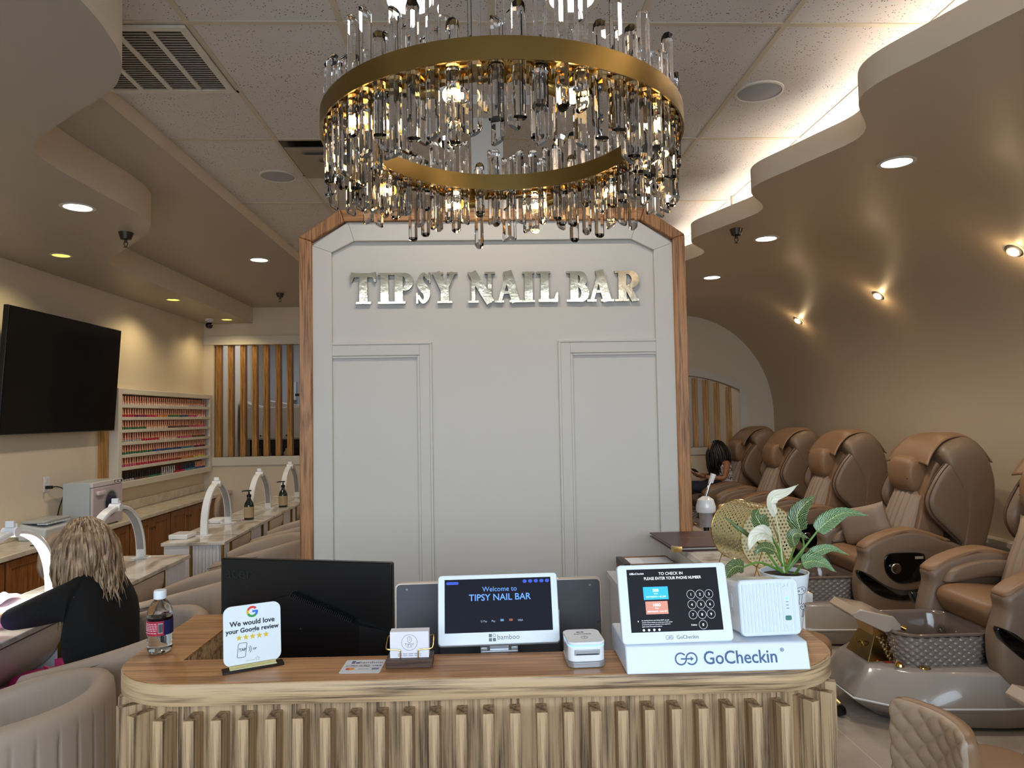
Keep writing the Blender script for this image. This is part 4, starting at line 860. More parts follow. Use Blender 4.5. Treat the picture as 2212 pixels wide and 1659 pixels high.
# potted plant
pl = thing('potted_plant', 'variegated leafy plant in a white pot with mushroom line drawings', 'plant', (.766, 1.84, Z))
B().lathe([(0, .0), (.036, 0), (.040, .004), (.060, .142), (.061, .146), (.058, .146), (.056, .135), (0, .135)], n=48).build('pot', mat('pot_white', '#e6ecf2', .3), pl)
B().lathe([(0, .142), (.03, .139), (.0555, .136)], n=32).build('soil', soil, pl)
def potpt(a, z): r_ = .0402+(z-.004)/.138*.020+.0004; return (r_*cos(a), r_*sin(a), z)
def mush(a0, z0, s_):
    b = B(); cv = lambda pts: b.tube([potpt(a0+x*s_/.05, z0+y*s_) for x, y in pts], .0005, 4)
    cap_ = [(cos(R(t))*1.0, .9+sin(R(t))*.75) for t in range(0, 181, 12)]; cv(cap_); cv([(-1, .9), (-.5, .62), (0, .55), (.5, .62), (1, .9)]); cv([(-.18, .58), (-.22, -.8)]); cv([(.2, .58), (.26, -.8)]); cv([(-.22, -.8), (.26, -.8)])
    for x, y in ((-.4, 1.1), (.1, 1.35), (.45, 1.05)): cv([(x+.12*cos(R(t)), y+.1*sin(R(t))) for t in range(0, 361, 40)])
    b.build('mushroom_drawing', ink, pl)
mush(R(-68), .088, .018); mush(R(-50), .05, .014); mush(R(-92), .04, .012)
def leafmat(name, green, cream_, dens, w_):
    m = mat(name, green, .35, spec=.5); nt = m.node_tree; L = nt.links
    uv = N(nt, 'ShaderNodeUVMap'); sp = N(nt, 'ShaderNodeSeparateXYZ'); L.new(uv.outputs[0], sp.inputs[0])
    a = N(nt, 'ShaderNodeMath', operation='SUBTRACT'); a.inputs[1].default_value = .5; L.new(sp.outputs[1], a.inputs[0])
    ab = N(nt, 'ShaderNodeMath', operation='ABSOLUTE'); L.new(a.outputs[0], ab.inputs[0])
    m1 = N(nt, 'ShaderNodeMath', operation='MULTIPLY'); m1.inputs[1].default_value = .75; L.new(ab.outputs[0], m1.inputs[0])
    s1 = N(nt, 'ShaderNodeMath', operation='SUBTRACT'); L.new(sp.outputs[0], s1.inputs[0]); L.new(m1.outputs[0], s1.inputs[1])
    ns = N(nt, 'ShaderNodeTexNoise', Scale=5, Detail=3); L.new(uv.outputs[0], ns.inputs['Vector'])
    m2 = N(nt, 'ShaderNodeMath', operation='MULTIPLY_ADD'); m2.inputs[1].default_value = .16; L.new(ns.outputs['Fac'], m2.inputs[0]); L.new(s1.outputs[0], m2.inputs[2])
    m3 = N(nt, 'ShaderNodeMath', operation='MULTIPLY'); m3.inputs[1].default_value = dens; L.new(m2.outputs[0], m3.inputs[0])
    fr_ = N(nt, 'ShaderNodeMath', operation='FRACT'); L.new(m3.outputs[0], fr_.inputs[0])
    rp = ramp(nt, [(0, cream_), (w_, cream_), (w_+.12, green), (1-w_*.3, green), (1, cream_)]); L.new(fr_.outputs[0], rp.inputs[0])
    mid = N(nt, 'ShaderNodeMath', operation='LESS_THAN'); mid.inputs[1].default_value = .022; L.new(ab.outputs[0], mid.inputs[0])
    mx = N(nt, 'ShaderNodeMixRGB'); mx.inputs[2].default_value = lin('#b9c88a'); L.new(mid.outputs[0], mx.inputs[0]); L.new(rp.outputs[0], mx.inputs[1]); L.new(mx.outputs[0], nt.nodes['Principled BSDF'].inputs['Base Color'])
    return m
lg = leafmat('leaf_green', '#1f4416', '#c9cf9a', 13, .12); lgl = leafmat('leaf_striped', '#2f6428', '#c6d8b0', 17, .2); lw = leafmat('leaf_cream', '#e3e0c8', '#f2efe0', 6, .3)
stemm = mat('stem_green', '#5f8a38', .4); stemw = mat('stem_pale', '#cfc8a0', .4)
def leaf(base, pts, width, m, up, sm_=None, stem_from=None, sr=.0035, cup=.25, peak=.38):
    c = smooth_poly([tuple(p) for p in pts], 6, False); n = len(c)-1; up = Vector(up).normalized(); b = B()
    def fn(u, v):
        i = min(int(u*n), n-1); t = u*n-i; p = Vector(c[i]).lerp(Vector(c[i+1]), t); tn = (Vector(c[i+1])-Vector(c[i])).normalized()
        sd = tn.cross(up).normalized(); nn = sd.cross(tn).normalized()
        wd = width*(sin(PI*min(1, (u+.04)**.62))**.8 if u < .985 else 0.02)*(1 if u > .0 else .2)
        s_ = (v-.5)*2; return p+sd*s_*wd+nn*(abs(s_)**1.5*wd*cup+sin(u*16+s_*3)*.0012*abs(s_))
    b.grid(fn, 22, 10, uv=True); lf = b.build('leaf', m, pl, smooth=180)
    md = lf.modifiers.new('t', 'SOLIDIFY'); md.thickness = .0007
    if stem_from is not None:
        q = smooth_poly([tuple(p) for p in stem_from]+[tuple(c[0])], 5, False); B().tube(q, [sr*(1-.45*i/len(q)) for i in range(len(q))], 8).build('petiole', sm_ or stemm, pl)
def PL(px, py, dy=0): p = At(px, py, 1.84+dy); return Vector((p.x-.766, p.y-1.84, p.z-Z))
rt = Vector((0, 0, .14))
def mk(ptsl, width, m, up, stem, **k): leaf(None, [PL(*q) for q in ptsl], width, m, up, stem_from=[rt+Vector(k.pop('off', (0, 0, 0)))]+[PL(*q) for q in stem], **k)
mk([(1675, 1113, -.02), (1664, 1090, -.03), (1672, 1072, -.03), (1700, 1062, -.02), (1724, 1047, -.0)], .017, lw, (.4, -1, .3), [(1690, 1215, -.01), (1684, 1160, -.02)], sm_=stemw)
mk([(1729, 1146, 0), (1722, 1115, .0), (1738, 1090, .0), (1763, 1070, .01)], .024, lg, (-.6, -1, .1), [(1735, 1190, 0)], peak=.4)
mk([(1765, 1148, 0), (1790, 1125, .0), (1825, 1108, .0), (1877, 1114, .0)], .023, lgl, (.1, -1, .9), [(1712, 1215, 0), (1740, 1180, 0)], sr=.0042)
mk([(1653, 1146, -.03), (1640, 1128, -.04), (1632, 1112, -.04), (1664, 1104, -.03)][:3]+[(1640, 1101, -.03)], .024, lg, (.2, -1, .2), [(1685, 1200, -.01), (1670, 1165, -.02)])
mk([(1667, 1160, -.03), (1648, 1152, -.06), (1628, 1162, -.07), (1617, 1190, -.07)], .021, lw, (-.4, -1, .5), [(1690, 1200, -.01)], sm_=stemm)
mk([(1622, 1160, -.02), (1600, 1145, -.03), (1580, 1130, -.03), (1565, 1116, -.03)], .007, lg, (.3, -1, .4), [(1680, 1225, -.01), (1650, 1185, -.02)])
mk([(1716, 1180, -.03), (1712, 1160, -.04), (1722, 1152, -.04), (1748, 1164, -.04)], .018, lg, (.0, -1, .5), [(1705, 1215, -.01)])
mk([(1672, 1190, -.04), (1655, 1183, -.05), (1640, 1186, -.06), (1628, 1200, -.06)], .014, lg, (-.1, -1, .4), [(1690, 1220, -.01)])
mk([(1606, 1225, -.04), (1588, 1224, -.06), (1572, 1240, -.07), (1562, 1266, -.07)], .018, lg, (-.5, -1, .3), [(1680, 1230, -.01), (1640, 1215, -.03)], sr=.0038)
mk([(1748, 1206, -.02), (1765, 1192, -.03), (1795, 1185, -.03), (1834, 1199, -.03)], .015, lgl, (.1, -1, .8), [(1715, 1240, 0), (1730, 1222, 0)], sr=.004)
mk([(1733, 1218, -.04), (1755, 1212, -.05), (1780, 1218, -.06), (1806, 1236, -.06)], .022, lgl, (.1, -1, .9), [(1712, 1245, 0)], sr=.004)
mk([(1690, 1190, 0), (1680, 1160, 0), (1672, 1140, 0), (1668, 1125, 0)], .003, mat('sheath', '#a08a5a', .5), (0, -1, .2), [(1695, 1225, 0)])
# ------------------------------------------------------------------ manicure tables, arch lamps, tub chairs
def manicure_table():
    t = thing('manicure_table', 'x', 'table', (0, 0, 0)); L_ = 1.05
    B().box(-.46, 0, .735, 0, L_, .76).build('marble_top', stonewhite, t, bevel=.004)
    b = B(); b.box(-.44, .012, 0, -.25, .03, .735); b.box(-.44, L_-.03, 0, -.25, L_-.012, .735); b.box(-.30, .03, .0, -.28, L_-.03, .735); b.build('carcass', fluted, t, smooth=0)
    for y0, y1 in ((.012, .20), (.70, L_-.012)):
        b = B(); b.box(-.245, y0+.01, 0, -.03, y1-.006, .734)
        n = int((y1-y0-.02)/.024)
        for k in range(n): y = y0+.016+(k+.5)*(y1-y0-.03)/n; b.tube([(-.03, y, .0), (-.03, y, .732)], .009, 8, cap=False)
        if y0 < .1:
            for k in range(8): x = -.228+k*.0255; b.tube([(x, y0+.01, 0), (x, y0+.01, .732)], .009, 8, cap=False)
        b.build('fluted_panel', fluted, t, smooth=60)
    for x, y in ((-.248, .014), (-.022, .014)): B().box(x-.008, y-.006, 0, x+.008, y+.012, .734).build('gold_strip', goldstrip, t, smooth=0)
    for y in (.204, .692): B().box(-.035, y-.008, 0, -.012, y+.008, .734).build('gold_strip', goldstrip, t, smooth=0)
    b = B(); pf_ = [(-.012, .732)]+[(-.02-.20*sin(a)**1.4, .70-.20*(1-cos(a)) if False else .72-.24*sin(a*.9)) for a in [PI/2*i/10 for i in range(1, 11)]]
    pf_ = smooth_poly([(-.014, .725), (-.016, .66), (-.045, .59), (-.11, .525), (-.2, .49), (-.28, .482)], 4, False)+[(-.28, .732)]
    b.prism([(x, z) for x, z in pf_], .212, .686, 'y'); b.build('curved_apron', mat('apron_pearl', '#c9bcae', .25), t, smooth=50)
    b = B(); b.box(-.28, .21, .0, -.262, .69, .48)
    b.build('knee_panel', mat('knee_blue_white', '#b4b8cc', .5), t, smooth=0); B().box(-.262, .44, 0, -.255, .46, .48).build('gold_strip', goldstrip, t, smooth=0)
    return t
mt = manicure_table(); KX = -1.985
spots = [(KX+.0, 2.80, 0, 'white marble topped manicure table where the blonde woman works'), (KX, 3.865, 0, 'marble topped manicure table behind the blonde woman, at the gap'), (-1.93, 5.39, R(1.6), 'marble topped manicure table beyond the gap, nearest its end panel'), (-1.96, 6.45, R(1.6), 'marble topped manicure table with both green pump bottles'), (-1.99, 7.51, R(1.6), 'farthest marble topped manicure table beside the sign wall')]
for i, (x, y, rz, lab) in enumerate(spots):
    if i == 0: mt.location = (x, y, 0); mt['label'] = lab; mt['group'] = 'manicure tables in a row'
    else: copy_tree(mt, loc=(x, y, 0), rz=rz, label=lab, group='manicure tables in a row')
def arch_lamp(lit=False):
    t = thing('arch_lamp', 'x', 'lamp', (0, 0, 0)); S_ = .33
    for s_ in (-1, 1): B().lathe([(0, 0), (.062, 0), (.064, .004), (.06, .007), (0, .008)], (0, s_*S_, 0), 32).build('foot', whitegl, t)
    def arc_(a): return Vector((0, -S_*cos(a), .008+.36*sin(a)**.85))
    b = B(); n = 40; pts = [arc_(PI*i/n) for i in range(n+1)]
    def sec(u, v):
        i = u*n; i0 = min(int(i), n-1); p = pts[i0].lerp(pts[i0+1], i-i0); tn = (pts[i0+1]-pts[i0]).normalized(); nn = Vector((1, 0, 0)).cross(tn)
        q = [(-.028, .011), (.028, .011), (.031, 0), (.024, -.012), (-.024, -.012), (-.031, 0)][int(round(v*6)) % 6]; return p+Vector((1, 0, 0))*q[0]-nn*q[1]
    b.grid(sec, n, 6, cv=True, cap=True); b.build('arch', whitegl, t, smooth=50)
    b = B()
    def sec2(u, v):
        a = .1+(PI-.2)*u; p = arc_(a); tn = (arc_(a+.01)-arc_(a-.01)).normalized(); nn = Vector((1, 0, 0)).cross(tn); return p+Vector((1, 0, 0))*(-.022+.044*v)-nn*.0135
    b.grid(sec2, 40, 1); b.build('light_strip', em_lamp if lit else greyp, t, smooth=180)
    b = B(); b.cyl((-.034, 0, .37), (.034, 0, .37), .024, n=24); b.cyl((-.03, -.05, .368), (-.03, .05, .368), .001, n=6); b.build('hinge', whitegl, t, bevel=.003)
    b = B(); b.box(-.02, -.012, .395, .02, .004, .425); b.box(-.02, .012, .39, .02, .02, .41); b.build('phone_clip', whitegl, t, bevel=.002)
    if lit:
        for k in range(3):
            a = PI*(k+1)/4; p = arc_(a)
    return t
la = arch_lamp(); lb = arch_lamp(True)
lamps = [(-2.27, 4.50, R(0), 'unlit white arch lamp on the table behind the blonde woman'), (-2.22, 6.02, R(4), 'unlit white arch lamp at the end of the far tables'), (-2.17, 6.98, R(3), 'unlit white arch lamp between the two green pump bottles'), (-2.16, 8.02, R(2), 'unlit white arch lamp partly hidden by the sign wall')]
la.location = (-2.27, 4.50, .7605); la['label'] = lamps[0][3]; la['group'] = 'arch lamps on the manicure tables'
for x, y, rz, lab in lamps[1:]: copy_tree(la, loc=(x, y, .7605), rz=rz, label=lab, group='arch lamps on the manicure tables')
lb.location = (-2.29, 3.56, .7605); lb['label'] = 'brightly lit white arch lamp in front of the blonde woman'; lb['group'] = 'arch lamps on the manicure tables'
light('AREA', 'arch_lamp_light', (-2.29, 3.56, 1.09), 6, (1, 1, .93), (0, 0, 0), shape='RECTANGLE', size=.04, size_y=.5)
grn = mat('green_bottle', '#16261a', .15, coat=.5); kraft = mat('kraft_label', '#b09a78', .6)
def pump(x, y, lab):
    t = thing('pump_bottle', lab, 'bottle', (x, y, .7605), R(20), 'dark green pump bottles on the far tables')
    B().lathe([(0, 0), (.040, 0), (.043, .006), (.043, .125), (.038, .145), (.018, .18), (.016, .205), (0, .205)], n=32).build('body', grn, t)
    B().lathe([(.0435, .02), (.044, .02), (.044, .115), (.0435, .115)], n=32, caps=False).build('paper_label', kraft, t)
    b = B(); b.lathe([(.02, .2), (.02, .222), (.01, .226), (.006, .25), (.02, .252), (.02, .262), (0, .264)], n=20); b.tube([(0, 0, .257), (-.05, 0, .257), (-.06, 0, .25)], .006, 8); b.build('pump', blackp, t)
pump(-2.13, 6.55, 'nearer dark green pump bottle with a paper label and black pump'); pump(-2.07, 7.42, 'farther dark green pump bottle beside the sign wall')
b = B(); b.puff(rrect(-.06, -.09, .06, .09, .04), 0, .035, .012, 'z'); t = b.build('nail_drill', whitep, loc=(-2.36, 6.42, .7605)); tag(t, 'small white rounded device with a cord behind the nearer pump bottle', 'device')
B().tube(smooth_poly([(.05, .05, .012), (.12, .1, .006), (.2, .04, .004), (.22, -.1, .004)], 4, False), .003, 6).build('cord', whitep, t)
o = B().box(-.07, -.09, 0, .07, .09, .035).build('white_tray', whitegl, loc=(-2.33, 5.62, .7605), bevel=.006); tag(o, 'low white tray on the far tables behind the arch lamp base', 'tray')
# barrel chair: revolved shell with stitched channels
def barrel():
    t = thing('barrel_chair', 'x', 'chair', (0, 0, 0)); A = R(140)
    Hf = lambda th: .835-.13*max(0, (abs(th)-R(35))/R(105))**1.4
    loop = []
    for k in range(40): loop.append(k)
    def sec(u, v):
        th = -A+2*A*u; endf = min(1, min(u, 1-u)/.045); endf = sin(PI/2*endf)**.6 if endf < 1 else 1
        H_ = Hf(th); tk = .036*max(endf, .12); rm = .325+.02*cos(th); zb = .14
        k = v*20
        # cross-section: outer wall up, rounded rim, inner wall down
        if v < .42: q = v/.42; z = zb+(H_-.035-zb)*q; r_ = rm+tk+.012*sin(PI*q)-.055*(1-q)**2
        elif v < .58: a = (v-.42)/.16*PI; r_ = rm+tk*cos(a); z = H_-.035+.035*sin(a)
        else: q = 1-(v-.58)/.42; z = zb+(H_-.035-zb)*q; r_ = rm-tk-.01*(1-q)-.05*(1-q)**2
        seam = ((th/(R(9.2))+.5) % 1)-.5; amp = .0075*math.exp(-(seam/.055)**2) if abs(th) < R(125) else 0
        if .06 < v < .40 or v > .62: r_ += -amp if v < .5 else amp
        return (r_*cos(th), r_*sin(th), z)
    b = B(); b.grid(sec, 336, 34, cv=True, cap=True); b.build('shell', chairfab, t, smooth=180)
    out = [(.29*cos(R(a)) if abs(a) < 150 else .29*cos(R(a)), .29*sin(R(a))) for a in range(-180, 180, 9)]
    B().puff(out, .33, .46, .04, 'z').build('seat_cushion', chairfab, t, smooth=180)
    B().lathe([(.30, .13), (.30, .34), (0, .34)], n=48).build('seat_base', chairfab, t)
    B().lathe([(0, 0), (.22, 0), (.22, .012), (.03, .02), (.025, .14), (0, .14)], n=32).build('pedestal', gold, t)
    for s_ in (1,):
        b = B(); b.tube([((.362+.0)*cos(th)*1.0, .362*sin(th), Hf(th)-.028) for th in [-A*.95+2*A*.95*i/60 for i in range(61)]], .0022, 5); b.build('piping', mat('dark_piping', '#5c5048', .6), t)
    return t
bc = barrel()
chs = [(-1.56, 2.26, R(-6), 'nearest taupe barrel chair with stitched channels, at the lower left edge'), (-1.55, 3.03, R(8), 'taupe barrel chair that the blonde woman sits on'), (-1.62, 3.93, R(-4), 'taupe barrel chair left of the black monitor'), (-1.60, 5.05, R(6), 'taupe barrel chair beyond the gap, above the monitor'), (-1.62, 5.95, R(0), 'farthest taupe barrel chair against the sign wall edge')]
for i, (x, y, rz, lab) in enumerate(chs):
    if i == 0: bc.location = (x, y, 0); bc.rotation_euler = (0, 0, rz); bc['label'] = lab; bc['group'] = 'taupe barrel chairs at the tables'
    else: copy_tree(bc, loc=(x, y, 0), rz=rz, label=lab, group='taupe barrel chairs at the tables')
def tchair():
    t = thing('technician_chair', 'x', 'chair'); 
    ol = [(.20*cos(R(a))*(1 if sin(R(a)) < 0 else .95), .72+.17*sin(R(a))) for a in range(0, 360, 12)]
    B().puff(ol, -.03, .03, .03, 'x').build('backrest', suede, t, smooth=180); B().puff(rrect(.0, -.2, .38, .2, .08), .42, .48, .025, 'z').build('seat', suede, t, smooth=180)
    b = B(); b.box(-.02, -.04, .44, .02, .04, .6); b.build('back_bracket', chrome, t); b = B(); b.cyl((.19, 0, .05), (.19, 0, .42), .025, n=16)
    for k in range(5): a = 2*PI*k/5; b.tube([(.19, 0, .07), (.19+.24*cos(a), .24*sin(a), .035)], .014, 8)
    b.build('base', chrome, t); return t
tchs = [(-3.05, 3.95, 'low taupe rounded chair back between the lit lamp and the cabinets'), (-3.0, 5.15, 'taupe rounded chair back behind the blonde woman\'s head'), (-2.80, 7.75, 'small taupe rounded chair back by the far pump bottle')]
tc0 = tchair()
for i, (x, y, lab) in enumerate(tchs):
    if i == 0: tc0.location = (x, y, 0); tc0['label'] = lab; tc0['group'] = 'technician chairs behind the tables'
    else: copy_tree(tc0, loc=(x, y, 0), rz=0, label=lab, group='technician chairs behind the tables')
# things on the near table
def cloth(name, w_, d_, amp, m, loc, lab, cat, rz=0):
    b = B(); b.grid(lambda u, v: ((u-.5)*w_, (v-.5)*d_, .004+amp*(sin(u*9+v*4)*sin(v*11-u*3)+1)*.5), 24, 24); o = b.build(name, m, loc=loc, rot=(0, 0, rz), smooth=180); o.modifiers.new('t', 'SOLIDIFY').thickness = .002; tag(o, lab, cat)
cloth('paper_towel', .30, .48, .016, mat('paper', '#f0eef2', .8), (-2.26, 3.50, .7605), 'crumpled white paper towel under the lit lamp', 'towel')
cloth('pink_cloth', .12, .4, .02, mat('pink_cloth', '#e8c4dc', .8), (-2.39, 3.55, .783), 'folded pale pink cloth at the back of the lit table', 'cloth')
t = thing('nail_lamp_pen', 'small clip light glowing violet beside the woman\'s forearm', 'light', (-2.10, 2.99, .762), R(60)); B().cyl((-.07, 0, .012), (0, 0, .012), .007).build('barrel', greyp, t); B().cyl((0, 0, .012), (.012, 0, .012), .007).build('violet_tip', mat('violet_glow', '#4a30ff', .4, emit='#4a30ff', es=9), t); light('POINT', 'violet_glow', (-2.085, 3.01, .785), .25, (.3, .15, 1), shadow_soft_size=.01)
bg = thing('handbag', 'olive brown bag with an orange handle on the table beside the blonde woman', 'bag', (-2.06, 3.92, .7605), R(80))
bag = B(); bag.puff([(-.13, 0), (.13, 0), (.12, .12), (.09, .29), (-.09, .30), (-.12, .12)], -.045, .045, .03, 'y'); bag.build('body', mat('olive_leather', '#3c3420', .5), bg, smooth=180)
B().tube(smooth_poly([(-.05, -.05, .25), (-.10, -.09, .24), (-.15, -.11, .15), (-.15, -.11, .05), (-.10, -.09, .0), (-.06, -.05, .03)], 5, False), .011, 8, flat=.6).build('handle', mat('orange_strap', '#b5622a', .5), bg)
# ------------------------------------------------------------------ people
def skinned(name, P, E_, m, parent, root=0, sub=2):
    me = bpy.data.meshes.new(name); keys = list(P); me.from_pydata([P[k][0] for k in keys], [(keys.index(a), keys.index(c)) for a, c in E_], []); me.materials.append(m)
    o = bpy.data.objects.new(name, me); COL.objects.link(o); o.parent = parent; md = o.modifiers.new('skin', 'SKIN'); md.use_smooth_shade = True
    if not me.skin_vertices: return o
    for i, k in enumerate(keys): r_ = P[k][1]; me.skin_vertices[0].data[i].radius = r_ if isinstance(r_, tuple) else (r_, r_); me.skin_vertices[0].data[i].use_root = (i == root)
    s_ = o.modifiers.new('sub', 'SUBSURF'); s_.levels = sub; s_.render_levels = sub
    return o
def head(b_, c, fwd, up, s_=1.0):
    # head with brow, eye sockets, nose, lips and chin; fwd = where it looks
    c = Vector(c); f = Vector(fwd).normalized(); r_ = f.cross(Vector(up)).normalized(); u_ = r_.cross(f)
    def fn(a, v):
        th = 2*PI*a; ph = PI*v; x = sin(ph)*sin(th); y = sin(ph)*cos(th); z = cos(ph)
        w_ = .074*(1-.22*max(0, -z)**1.5); d = .094; h_ = .118
        X = x*w_; Y_ = y*d; Zz = z*h_
        fr = max(0, y)**3
        Y_ += fr*(.017*math.exp(-((x/.16)**2+((z+.16)/.16)**2))+.006*math.exp(-((x/.3)**2+((z+.46)/.08)**2))+.012*math.exp(-((x/.35)**2+((z+.78)/.18)**2))-.007*math.exp(-(((abs(x)-.36)/.16)**2+((z-.02)/.1)**2)))
        return c+(r_*X+f*Y_+u_*Zz)*s_
    b_.grid(fn, 40, 30, cu=True); return c, f, r_, u_
def hand(b_, wrist, d, palm, s_=1.0, curl=.5, thumb=1):
    w_ = Vector(wrist); d = Vector(d).normalized(); pn = Vector(palm).normalized(); sd = d.cross(pn).normalized()*thumb
    b_.grid(lambda u, v: w_+d*(.09*u*s_)+sd*(cos(2*PI*v)*(.026+.016*sin(PI*min(u*.8+.1, 1)))*s_)+pn*(sin(2*PI*v)*(.016-.003*u)*s_), 6, 14, cv=True, cap=True)
    for k, (o_, L_) in enumerate(((.030, .070), (.010, .080), (-.010, .075), (-.028, .058))):
        p = w_+d*.083*s_+sd*o_*s_; pts = [p]; dd = d
        for j in range(3): dd = (dd+pn*curl*(.35+.25*j)).normalized(); pts.append(pts[-1]+dd*L_*s_*(.42, .32, .26)[j])
        b_.tube(pts, [.0092*s_, .0088*s_, .008*s_, .006*s_], 8)
    p = w_+d*.03*s_+sd*.030*s_; b_.tube([p, p+(sd*.8+d*.7)*.03*s_, p+(sd*.8+d*1.5+pn*.3)*.045*s_, p+(sd*.6+d*2.2+pn*.6)*.052*s_], [.012*s_, .0105*s_, .0095*s_, .007*s_], 8)
# blonde woman, seated, bent over the table, seen from behind
wm = thing('person', 'blonde woman in a black sweater seated at the lit manicure table', 'person', (-1.62, 3.08, .46))
def WP(x, y, z): return (x+1.62, y-3.08, z-.46)
P = {'pel': (WP(-1.58, 3.08, .56), (.15, .13)), 'wai': (WP(-1.60, 3.08, .70), (.135, .11)), 'che': (WP(-1.63, 3.10, .90), (.14, .105)), 'nk': (WP(-1.68, 3.12, 1.02), .055), 'hd': (WP(-1.70, 3.13, 1.09), .05),
     'ls': (WP(-1.67, 2.97, .945), .048), 'le': (WP(-1.86, 3.02, .878), .036), 'lw': (WP(-2.07, 3.12, .82), .030),
     'rs': (WP(-1.67, 3.29, .955), .048), 're': (WP(-1.90, 3.40, .84), .036), 'rw': (WP(-2.12, 3.27, .81), .030),
     'lh': (WP(-1.66, 2.98, .53), .085), 'lk': (WP(-2.03, 2.97, .53), .06), 'lf': (WP(-1.98, 2.97, .10), .045), 'lt': (WP(-2.12, 2.97, .05), .035),
     'rh': (WP(-1.66, 3.18, .53), .085), 'rk': (WP(-2.03, 3.20, .53), .06), 'rf': (WP(-1.98, 3.20, .10), .045), 'rt': (WP(-2.12, 3.20, .05), .035)}
E_ = [('pel', 'wai'), ('wai', 'che'), ('che', 'nk'), ('nk', 'hd'), ('che', 'ls'), ('ls', 'le'), ('le', 'lw'), ('che', 'rs'), ('rs', 're'), ('re', 'rw'), ('pel', 'lh'), ('lh', 'lk'), ('lk', 'lf'), ('lf', 'lt'), ('pel', 'rh'), ('rh', 'rk'), ('rk', 'rf'), ('rf', 'rt')]
pants = mat('magenta_trousers', '#a01850', .8)
body = skinned('body', P, E_, skin, wm)
b = B(); head(b, WP(-1.715, 3.14, 1.115), (-.85, .25, -.5), (-.5, 0, .85)); b.build('head', skin, wm, smooth=180)
b = B(); hand(b, WP(-2.065, 3.12, .82), (-1, .2, -.15), (0, 0, -1), 1, .5, 1); hand(b, WP(-2.115, 3.275, .81), (-1, -.3, -.1), (0, 0, -1), 1, .5, -1); b.build('hands', skin, wm, smooth=180)
PS = {k: (v[0], tuple(q*1.13+.006 for q in v[1]) if isinstance(v[1], tuple) else v[1]*1.22+.008) for k, v in P.items() if k in ('pel', 'wai', 'che', 'ls', 'le', 'rs', 're')}
PS['pel'] = (WP(-1.58, 3.08, .58), (.165, .145)); PS['che'] = (WP(-1.63, 3.10, .90), (.178, .142)); PS['nk'] = (WP(-1.675, 3.115, 1.0), .06)
PS['lc'] = (WP(-2.0, 3.09, .835), .046); PS['rc'] = (WP(-2.06, 3.31, .816), .047)
PS['ls'] = (WP(-1.665, 2.96, .945), .082); PS['rs'] = (WP(-1.67, 3.30, .955), .085); PS['le'] = (WP(-1.86, 3.02, .878), .062); PS['re'] = (WP(-1.90, 3.40, .84), .06)
skinned('sweater', PS, [('pel', 'wai'), ('wai', 'che'), ('che', 'nk'), ('che', 'ls'), ('ls', 'le'), ('le', 'lc'), ('che', 'rs'), ('rs', 're'), ('re', 'rc')], sweater, wm)
skinned('trousers', {k: (P[k][0], tuple(q*1.06+.004 for q in P[k][1]) if isinstance(P[k][1], tuple) else P[k][1]*1.2) for k in ('pel', 'lh', 'lk', 'lf', 'rh', 'rk', 'rf')}, [('pel', 'lh'), ('lh', 'lk'), ('lk', 'lf'), ('pel', 'rh'), ('rh', 'rk'), ('rk', 'rf')], pants, wm)
def hair(c, axis_up, fwd, m, parent, n, ln, rad, drape, seed=1, scalp=(.088, .106, .122), fall=(0, 0, -1), thick=.0085, name='hair', wav=.012):
    rr = random.Random(seed); c = Vector(c); f = Vector(fwd).normalized(); r_ = f.cross(Vector(axis_up)).normalized(); u_ = r_.cross(f); fall = Vector(fall).normalized(); b = B()
    b.grid(lambda a, v: c+(r_*sin(PI*v)*sin(2*PI*a)*scalp[0]+f*(sin(PI*v)*cos(2*PI*a)*scalp[1]-.012)+u_*(cos(PI*v)*scalp[2]+.006)) if True else 0, 28, 14, cu=True)
    for k in range(n):
        th = rr.uniform(.22*PI*2*.5, 2*PI-.22*PI) if k % 5 else rr.uniform(0, 2*PI); ph = rr.uniform(.05, 1.45)
        d0 = r_*sin(ph)*sin(th)*scalp[0]+f*(sin(ph)*cos(th)*scalp[1]-.012)+u_*(cos(ph)*scalp[2]+.006); out = d0.normalized()
        p = c+d0*1.02; pts = [p]; dr = (out*.5+fall*.8).normalized(); L_ = ln*rr.uniform(.75, 1.1); ph0 = rr.uniform(0, 6.28)
        for j in range(10):
            t_ = (j+1)/10; 
            keep = (pts[-1]-c); kd = keep-fall*keep.dot(fall); rad_ = kd.length
            dr = (dr*.6+fall*.55+(kd.normalized() if rad_ > 1e-4 else Vector((0, 0, 0)))*(.25 if rad_ < rad else -.12)).normalized()
            q = pts[-1]+dr*L_/10+Vector((sin(ph0+t_*7), cos(ph0*1.3+t_*6), 0))*wav*t_*.5
            pts.append(q)
        w0 = thick*rr.uniform(.7, 1.3); b.tube(pts, [w0*(.9+.3*sin(PI*j/10))*(1 if j < 8 else (.7 if j == 8 else (.45 if j == 9 else .12))) for j in range(11)], 6, up=tuple(out), flat=.6)
    return b.build(name, m, parent, smooth=180)
hair(WP(-1.70, 3.13, 1.125), (-.4, .0, .9), (-.85, .25, -.45), hairb, wm, 460, .33, .105, 0, seed=4, scalp=(.088, .106, .118), fall=(.16, -.10, -1), thick=.0065, wav=.022)
